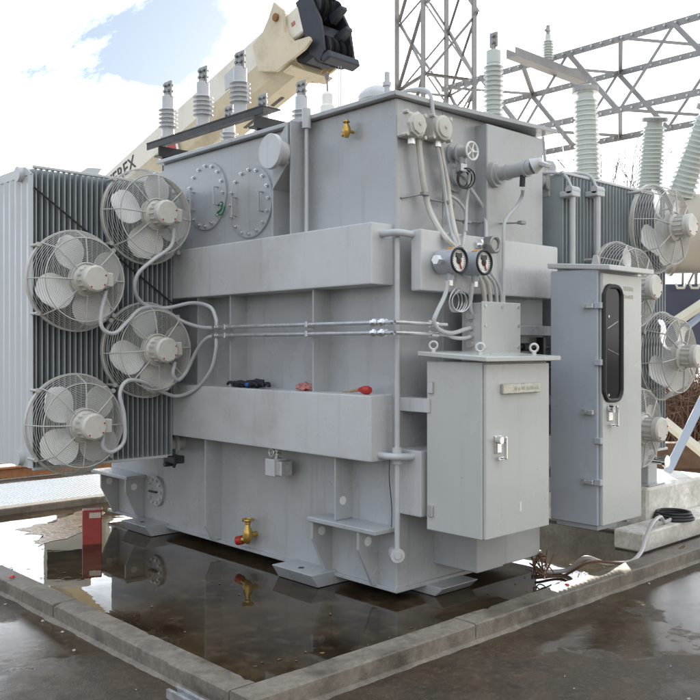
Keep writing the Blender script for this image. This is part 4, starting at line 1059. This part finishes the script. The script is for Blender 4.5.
for k, y in enumerate((-.2, -.07, .06, .17)):
    t = bmb(); t.lathe([(.15, 0), (.19, .012), (.15, .025), (.15, .035), (.19, .048), (.15, .06)], (BL+0.452, y, -.42), (0, 1, 0), 26); t.build('sheave', 'dark', CR)
    t = bmb(); t.lathe([(.15, 0), (.19, .012), (.15, .025), (.15, .035), (.19, .048), (.15, .06)], (BL+0.452, y, .26), (0, 1, 0), 26); t.build('sheave', 'dark', CR)
for z in (.40, .08, -.25):
    t = bmb(); t.prism([(BL+0.530, -.1, z-.09), (BL+0.530, -.1, z+.05), (BL+0.796, -.1, z+.04), (BL+0.796, -.1, z-.02)], (0, .12, 0), .01); t.build('rope_guard', 'cdark', CR)
t = bmb(); t.box((BL+0.452, -.3, -.66), (BL+0.624, .3, -.54), .02); t.build('rope_wedge', 'cdark', CR)
h0 = at_d(327, 72, 10.7)
t = MB(); t.tube([h0, at_d(327.5, 97, 10.7)], .012, 6, smooth=False); t.cyl(at_d(327, 74, 10.7), at_d(327, 80, 10.7), .035, .02, n=10)
for px in (338.5, 341): t.tube([at_d(px, 66, 10.6), at_d(px, 130, 10.6)], .007, 5, smooth=False)
t.build('hoist_rope', 'rope', CR)
t = MB(); q = at_d(327.5, 100, 10.7); t.lathe([(.03, .1), (.07, .06), (.07, -.06), (.09, -.08), (.09, -.22), (.05, -.26)], q, (0, 0, 1), 16); t.build('hook_block', 'white', CR)
# red and white marker on the boom side, lettering
def rhomb(x0_, x1_, z0_, z1_, y, sk, th=.006): return [(x0_, y, z0_), (x1_, y, z0_), (x1_+sk, y, z1_), (x0_+sk, y, z1_)]
def along(px, y, z):          # distance along the boom of a feature seen at this column
    lo, hi = 0.0, BL
    for _ in range(40):
        m_ = (lo+hi)/2; w_ = BT(Vector((m_, y, z)))-Vector((CAMX, CAMY, EYE))
        if 350+F*(w_.x*CH-w_.y*SH)/(w_.x*SH+w_.y*CH) < px: lo = m_
        else: hi = m_
    return lo
xm = along(169, hw, -.15)
t = bmb(); t.prism(rhomb(xm-.30, xm+.28, -.27, -.03, hw+.006, .0), (0, .006, 0)); mk = t.build('marker_frame', 'white', boom)
t = bmb(); t.prism(rhomb(xm-.24, xm+.22, -.235, -.065, hw+.0125, .0), (0, .004, 0)); t.build('red_marker', 'red', mk)
def lettering(body, size, o, xv, yv, nv, m, parent, depth=.004):
    cu = bpy.data.curves.new('lettering', 'FONT'); cu.body = body; cu.size = size; cu.extrude = depth; cu.align_x = 'CENTER'; cu.align_y = 'CENTER'
    cu.materials.append(M[m]); ob = bpy.data.objects.new('lettering', cu); COL.objects.link(ob)
    mt = Matrix((xv, yv, nv)).transposed().to_4x4(); mt.translation = o
    me = bpy.data.meshes.new_from_object(ob); bpy.data.objects.remove(ob); ob = bpy.data.objects.new('lettering', me); COL.objects.link(ob)
    ob.parent = parent; off = Vector((0, 0, 0)); p = parent
    while p: off += p.location; p = p.parent
    mt.translation = Vector(o)-off; ob.matrix_local = mt
    return ob
xt = along(134, hw, .17)
lettering('TEREX', .34, BT(Vector((xt-.45, hw+.006, .17))), bx, bu, bx.cross(bu), 'ink', boom)
xd = along(230, hw, .15)
t = bmb(); t.prism(rhomb(xd-.16, xd+.10, .02, .26, hw+.004, .06), (0, .004, 0)); t.build('faded_decal', 'pipe', boom)
# carrier, cab, lift cylinder
fw = Vector((CH, -SH, 0)); dp = Vector((SH, CH, 0)); CB = at_d(50, 480, 18.2); CB.z = 0
def CT(v): return CB+fw*v.x+dp*v.y+Vector((0, 0, v.z))
def cmb(): return MB(CT)
t = cmb(); t.box((-4.5, -1.25, .75), (4.0, 1.25, 1.45), .05); t.box((-4.5, -1.2, 1.45), (3.9, 1.2, 1.55), .02); t.build('carrier', 'cream', CR)
for x in (-3.6, -2.1, 1.2, 2.8):
    t = cmb(); t.lathe([(.3, 0), (.5, .02), (.56, .08), (.56, .3), (.5, .36), (.3, .38)], (x, -1.27, .56), (0, 1, 0), 30); wh = t.build('wheel', 'tyre', CR)
    t = cmb(); t.lathe([(.1, -.03), (.27, -.01), (.3, .05)], (x, -1.27, .56), (0, 1, 0), 24); t.build('rim', 'cream', wh)
t = cmb(); t.cyl((.9, .3, 1.5), (.9, .3, 1.9), .9, n=32); t.build('turntable', 'cdark', CR)
t = cmb(); t.box((.35, -.8, 1.86), (1.45, 1.6, 2.9), .06); t.box((.2, 1.65, 1.9), (1.5, 2.3, 2.9), .06); t.build('superstructure', 'cream', CR)
t = cmb(); t.box((.45, -1.75, 1.75), (1.35, -.85, 2.95), .1, seg=3); cabn = t.build('cab', 'cream', CR)
t = cmb(); t.box((.55, -1.765, 2.25), (1.25, -1.745, 2.8), .0); t.build('window', 'screen', cabn)
t = MB(); t.tube([CT(Vector((1.2, .2, 1.95))), BT(Vector((2.4, 0, -.42)))], .17, 16, smooth=False); t.build('lift_cylinder', 'tan', CR)
for x in (-4.2, 3.7):
    t = cmb(); t.box((x-.18, -2.3, .55), (x+.18, 2.3, .85), .02); t.cyl((x, -2.2, .1), (x, -2.2, 1.3), .09, n=14); t.cyl((x, -2.2, .0), (x, -2.2, .1), .3, n=20); t.build('outrigger', 'tan', CR)

# ------------------------------------------------------------------ lattice tower and gantry beam
def angle_bar(t, a, b, w=.05):
    a, b = Vector(a), Vector(b); x, y, ax = frame_of(b-a)
    j = x*random.uniform(-.02, .02)+y*random.uniform(-.02, .02); a = a+j; b = b+j
    th = w*.16
    t.prism([a, a+x*w, a+x*w+y*th, a+x*th+y*th, a+x*th+y*w, a+y*w], b-a)
TW = thing('lattice_tower', 'galvanised lattice steel tower rising behind the tank corner', 'tower', at_d(438, 480, 18.9))
TW.location.z = 0
tc = at_d(438, 347, 18.9); th_ = R(22.5)
ea = Vector((CH, -SH, 0)); eb = Vector((SH, CH, 0)); s_ = 1.22
da = (ea*math.cos(th_)+eb*math.sin(th_))*s_/2; db = (-ea*math.sin(th_)+eb*math.cos(th_))*s_/2
cs = [tc-da-db, tc+da-db, tc+da+db, tc-da+db]
for c_ in cs: c_.z = 0
for c_ in cs:
    t = MB(); angle_bar(t, c_, c_+Vector((0, 0, 16)), .13); t.build('leg', 'lattice', TW)
for i in range(4):
    a, b = cs[i], cs[(i+1) % 4]; t = MB()
    nb = 11; hz = 16/nb
    for k in range(nb):
        z0_, z1_ = k*hz, (k+1)*hz
        angle_bar(t, a+Vector((0, 0, z0_)), b+Vector((0, 0, z1_)), .06); angle_bar(t, b+Vector((0, 0, z0_)), a+Vector((0, 0, z1_)), .045)
        if k % 2: angle_bar(t, a+Vector((0, 0, z0_)), b+Vector((0, 0, z0_)), .06)
    t.build('bracing', 'lattice', TW)
t = MB()
for c_ in (cs[0], cs[1]):
    for k in range(110): z = .2+k*.142; q = c_+Vector((0, 0, z))-eb*.01; t.cyl(q-eb*.02+ea*(.04 if k % 2 else .09), q-eb*.05+ea*(.04 if k % 2 else .09), .014, n=6)
t.build('bolt_row', 'zinc', TW)

GU, GS, GH, GZ0 = 14+CAMX, 1.80, 1.27, 5.83
GA = thing('gantry_beam', 'long lattice gantry beam crossing the sky on the right', 'gantry', (GU+.9, 4, GZ0))
va_, vb_ = -4.0, 8.4
for (u_, z_) in ((GU, GZ0), (GU+GS, GZ0), (GU, GZ0+GH), (GU+GS, GZ0+GH)):
    t = MB(); angle_bar(t, (u_, va_, z_), (u_, vb_, z_), .12); ch_ = t.build('chord', 'lattice', GA)
    t = MB(); k = va_
    while k < vb_:
        t.cyl((u_-.03, k, z_-.055), (u_+.03, k, z_-.055), .022, n=6); k += .2
    t.build('bolt_row', 'galv', ch_)
nb = 6; st_ = (vb_-va_)/nb
for side in range(4):
    t = MB()
    for k in range(nb):
        v0_, v1_ = va_+k*st_, va_+(k+1)*st_; vm = (v0_+v1_)/2
        A, Bq = {0: ((GU, GZ0), (GU, GZ0+GH)), 1: ((GU+GS, GZ0), (GU+GS, GZ0+GH)), 2: ((GU, GZ0), (GU+GS, GZ0)), 3: ((GU, GZ0+GH), (GU+GS, GZ0+GH))}[side]
        angle_bar(t, (A[0], v0_, A[1]), (Bq[0], vm, Bq[1]), .08); angle_bar(t, (Bq[0], vm, Bq[1]), (A[0], v1_, A[1]), .06)
    t.build('bracing', 'lattice', GA)
t = MB(); q = at_d(549, 66, 16.2); xa_, xb_ = q.x-1.15, q.x+1.1; t.box((xa_, q.y-.11, q.z-.10), (xb_, q.y+.11, q.z-.07)); t.box((xa_, q.y-.11, q.z-.07), (xb_, q.y-.08, q.z+.06)); t.box((xa_, q.y+.08, q.z-.07), (xb_, q.y+.11, q.z+.06))
t.build('cross_arm', 'lattice', GA)
q = at_d(548, 61, 16.2)
o = thing('post_insulator', 'small ribbed post insulator standing on the gantry cross arm', 'insulator', q)
t = MB(); t.lathe([(.08, -.1), (.08, .02)]+shed_profile(.065, .10, 8, .02, .42)+[(.05, .44), (.05, .52)], q-Vector((0, 0, .04)), (0, 0, 1), 22); t.build('insulator', 'porc', o, 25)
t = MB(); t.cyl(q+Vector((0, 0, .45)), q+Vector((0, 0, .66)), .035, n=10); t.box(q+Vector((-.07, -.03, .54)), q+Vector((.05, .03, .58))); t.build('terminal_cap', 'flag', o)
# two thin droppers hanging from the gantry
for px, lb in ((563, 'thin dropper wire hanging from the gantry to the right of the tank'),):
    tag(MB().tube([at_d(562, 78, 15), at_d(563, 140, 12), at_d(565, 165, 9.5), at_d(572, 180, 7.2)], .006, 5).build('dropper_wire', 'rope'), lb, 'wire')

# ------------------------------------------------------------------ bare trees and brush
def branch(t, p, d, L_, r, lev):
    n = 4; P = [p]; q = Vector(p); dd = Vector(d)
    for i in range(n):
        dd = (dd+Vector((random.gauss(0, .12), random.gauss(0, .12), random.gauss(.04, .06)))).normalized(); q = q+dd*L_/n; P.append(q.copy())
    t.tube(P, r, 5 if lev < 2 else 3, 2, r1=r*.45)
    if lev >= 4: return
    for k in range({0: 9, 1: 5, 2: 4, 3: 3}[lev]):
        f = random.uniform(.3, 1); i = min(n-1, int(f*n)); o_ = P[i].lerp(P[i+1], f*n-i)
        a = random.uniform(0, 2*math.pi); x, y, ax = frame_of(dd)
        nd = (ax*random.uniform(.5, 1)+(x*math.cos(a)+y*math.sin(a))*random.uniform(.5, .9)+Vector((0, 0, .25))).normalized()
        branch(t, o_, nd, L_*random.uniform(.4, .62), r*.42, lev+1)
random.seed(5)
trees = [(597, 60, 14.5), (606, 56, 14.2), (616, 58, 15.2), (627, 62, 15.6), (636, 59, 14.6), (696, 52, 14.2), (684, 60, 14.6)]
TL = ['bare tree nearest the upright porcelain bushing', 'slim bare tree second from the upright bushing', 'taller bare tree in the middle of the gap between two bushings', 'bare tree behind the gap, fourth from the upright bushing', 'bare tree close to the leaning bushing', 'bare tree at the right edge behind the tilted bushing', 'bare tree between the two leaning bushings']
protos = []
for i, ((px, d, h), lb) in enumerate(zip(trees, TL)):
    b = at_d(px, 347, d); b.z = 0
    if i < 3:
        o = thing('bare_tree', lb, 'tree', b, 'bare winter trees')
        t = MB(); t.tube([b, b+Vector((.1, 0, h*.3)), b+Vector((0, .1, h*.62))], .13, 8, 5, r1=.07); t.build('trunk', 'bark', o)
        t = MB(); branch(t, b+Vector((0, .05, h*.28)), (0, 0, 1), h*.55, .10, 0); t.build('crown', 'bark', o); protos.append(o)
    else:
        o = copy_tree(protos[i % 3]); o.location = b; o['label'] = lb; o.rotation_euler = (0, 0, i*1.3); o.scale = (1, 1, h/14.6)
def bush(px, d, w, h, lb, n):
    b = at_d(px, 347, d); b.z = 0
    t = MB()
    for k in range(n):
        a = random.uniform(0, 2*math.pi); rr = random.uniform(0, w*.5); p = b+Vector((math.cos(a)*rr, math.sin(a)*rr, 0))
        q = p+Vector((random.gauss(0, w*.22), random.gauss(0, w*.22), h*random.uniform(.6, 1.1))); m_ = p.lerp(q, .55)+Vector((random.gauss(0, .1), random.gauss(0, .1), .05))
        t.tube([p, m_, q], .008, 3, 3, r1=.003)
        for j in range(4):
            s0 = m_.lerp(q, random.random()); t.tube([s0, s0+Vector((random.gauss(0, .16), random.gauss(0, .16), random.uniform(-.06, .22)))], .006, 3, smooth=False, r1=.002)
    tag(t.build('shrub', 'twig'), lb, 'shrub', 'leafless brown shrubs')
bush(672, 13.5, 1.5, 1.15, 'leafless brown shrub behind the lowest right fan', 190)
bush(690, 13.0, 1.6, 1.2, 'leafless reddish brown shrub behind the pale blue strut', 220)
bush(712, 13.2, 1.7, 1.2, 'leafless brown shrub cut off by the right edge', 190)

t = MB(); random.seed(91)
for k in range(900):
    a = random.uniform(-.75, .75); d = random.uniform(85, 110); b = Vector((CAMX+d*(SH+math.tan(a)*CH), CAMY+d*(CH-math.tan(a)*SH), 0))
    h = 4.5+3.0*mnoise.noise(Vector((a*9, 1, 0)))+random.uniform(0, 2); top = b+Vector((random.gauss(0, .4), random.gauss(0, .4), h))
    t.tube([b, b.lerp(top, .5)+Vector((random.gauss(0, .2), random.gauss(0, .2), 0)), top], .12, 3, 2, r1=.02)
    for j in range(5):
        p = b.lerp(top, random.uniform(.25, .95)); t.tube([p, p+Vector((random.gauss(0, .9), random.gauss(0, .9), random.uniform(.3, 1.6)))], .05, 3, smooth=False, r1=.012)
struct(t.build('treeline', 'bark', ang=10), 'stuff')

# ------------------------------------------------------------------ light
SAZ = (.776, .643); SEL = R(15.5)
sun = bpy.data.lights.new('sun', 'SUN'); so = bpy.data.objects.new('sun', sun); COL.objects.link(so)
sd = Vector((SAZ[0]*math.cos(SEL), SAZ[1]*math.cos(SEL), math.sin(SEL))).normalized()
so.rotation_euler = (-sd).to_track_quat('-Z', 'Y').to_euler(); so.location = (20, 18, 12)
sun.energy = 4.0; sun.angle = R(.5); sun.color = (1, .90, .76)
wd = bpy.data.worlds.new('World'); SC.world = wd; wd.use_nodes = True
N, L = wd.node_tree.nodes, wd.node_tree.links
bg = N['Background']; bg.inputs['Strength'].default_value = .12
sky = N.new('ShaderNodeTexSky'); sky.sky_type = 'NISHITA'; sky.sun_disc = False; sky.sun_elevation = SEL
sky.sun_rotation = math.atan2(SAZ[0], SAZ[1]); sky.air_density = 1.0; sky.dust_density = 1.5; sky.ozone_density = 1.5
tc_ = N.new('ShaderNodeTexCoord'); sp = N.new('ShaderNodeSeparateXYZ'); L.new(tc_.outputs['Generated'], sp.inputs[0])
zc = math2(N, L, 'ADD', math2(N, L, 'MAXIMUM', sp.outputs['Z'], 0), .22)
cx = math2(N, L, 'DIVIDE', sp.outputs['X'], zc); cy = math2(N, L, 'DIVIDE', sp.outputs['Y'], zc)
cb_ = N.new('ShaderNodeCombineXYZ'); L.new(cx, cb_.inputs[0]); L.new(cy, cb_.inputs[1])
mp = N.new('ShaderNodeMapping'); mp.inputs['Location'].default_value = (3.3, 1.2, 0); mp.inputs['Scale'].default_value = (1.1, .7, 1); L.new(cb_.outputs[0], mp.inputs['Vector'])
cn = nz(N, L, mp.outputs[0], 1.3, 10, .58)
cl = mr(N, L, cn, .50, .78, 0, .95)
wob = mr(N, L, nz(N, L, tc_.outputs['Generated'], 3.5, 8, .6), .3, .7, -.035, .035)
low = mr(N, L, math2(N, L, 'ADD', sp.outputs['Z'], wob), .245, .285, 1, 0)          # bank of cloud low over the horizon
# glow round the sun: angle between the view direction and the sun
vm = N.new('ShaderNodeVectorMath'); vm.operation = 'DOT_PRODUCT'; nn = N.new('ShaderNodeVectorMath'); nn.operation = 'NORMALIZE'
L.new(tc_.outputs['Generated'], nn.inputs[0]); L.new(nn.outputs[0], vm.inputs[0]); vm.inputs[1].default_value = sd
near = mr(N, L, math2(N, L, 'ADD', vm.outputs['Value'], mr(N, L, cn, .3, .7, -.02, .02)), .95, .988, 0, 1)
mp3 = N.new('ShaderNodeMapping'); mp3.inputs['Scale'].default_value = (2.2, .8, 1); mp3.inputs['Rotation'].default_value = (0, 0, R(25)); L.new(cb_.outputs[0], mp3.inputs['Vector'])
wisp = mr(N, L, nz(N, L, mp3.outputs[0], 1.8, 12, .68), .46, .74, 0, .85)
fac = math2(N, L, 'MAXIMUM', math2(N, L, 'MAXIMUM', math2(N, L, 'MAXIMUM', cl, low), near), wisp)
halo = math2(N, L, 'POWER', math2(N, L, 'MAXIMUM', vm.outputs['Value'], 0), 900)
core = math2(N, L, 'POWER', math2(N, L, 'MAXIMUM', vm.outputs['Value'], 0), 12000)
glow = math2(N, L, 'ADD', math2(N, L, 'MULTIPLY', halo, 25), math2(N, L, 'MULTIPLY', core, 300))
skb = N.new('ShaderNodeMix'); skb.data_type = 'RGBA'; skb.blend_type = 'ADD'; skb.inputs['Factor'].default_value = 1
sks = N.new('ShaderNodeMix'); sks.data_type = 'RGBA'; sks.blend_type = 'MULTIPLY'; sks.inputs['Factor'].default_value = 1
L.new(sky.outputs[0], sks.inputs['A']); sks.inputs['B'].default_value = (.12, .13, .14, 1)
L.new(sks.outputs['Result'], skb.inputs['A']); skb.inputs['B'].default_value = (1.15, 1.5, 2.0, 1)
# clouds are brightest overhead and round the sun, dull on the low horizon away from it
fwd = mr(N, L, vm.outputs['Value'], .25, .8, 0, .85)
up = mr(N, L, sp.outputs['Z'], .10, .85, 0, 1)
lum = mr(N, L, math2(N, L, 'MAXIMUM', fwd, up), 0, 1, 3.2, 18.5)
cc_ = N.new('ShaderNodeCombineXYZ')
warm = mr(N, L, sp.outputs['Y'], .1, -.75, 0, 1)     # sunlit cloud opposite, thin blue-grey cloud to the left
for i_, (k_, w_) in enumerate(((.92, 1.22), (.97, 1.17), (1.03, 1.04))):
    L.new(math2(N, L, 'MULTIPLY', lum, mr(N, L, warm, 0, 1, k_, w_*1.12)), cc_.inputs[i_])
res = mixc(N, L, fac, skb.outputs['Result'], cc_.outputs[0])
gl_ = N.new('ShaderNodeMix'); gl_.data_type = 'RGBA'; gl_.blend_type = 'ADD'; gl_.inputs['Factor'].default_value = 1
L.new(res, gl_.inputs['A'])
gc = N.new('ShaderNodeCombineXYZ'); L.new(glow, gc.inputs[0]); L.new(math2(N, L, 'MULTIPLY', glow, .92), gc.inputs[1]); L.new(math2(N, L, 'MULTIPLY', glow, .75), gc.inputs[2])
L.new(gc.outputs[0], gl_.inputs['B']); L.new(gl_.outputs['Result'], bg.inputs['Color'])
SC.view_settings.view_transform = 'Standard'; SC.view_settings.look = 'None'; SC.view_settings.exposure = 1.35; SC.view_settings.gamma = 1
try: SC.view_settings.use_curve_mapping = False
except Exception: pass
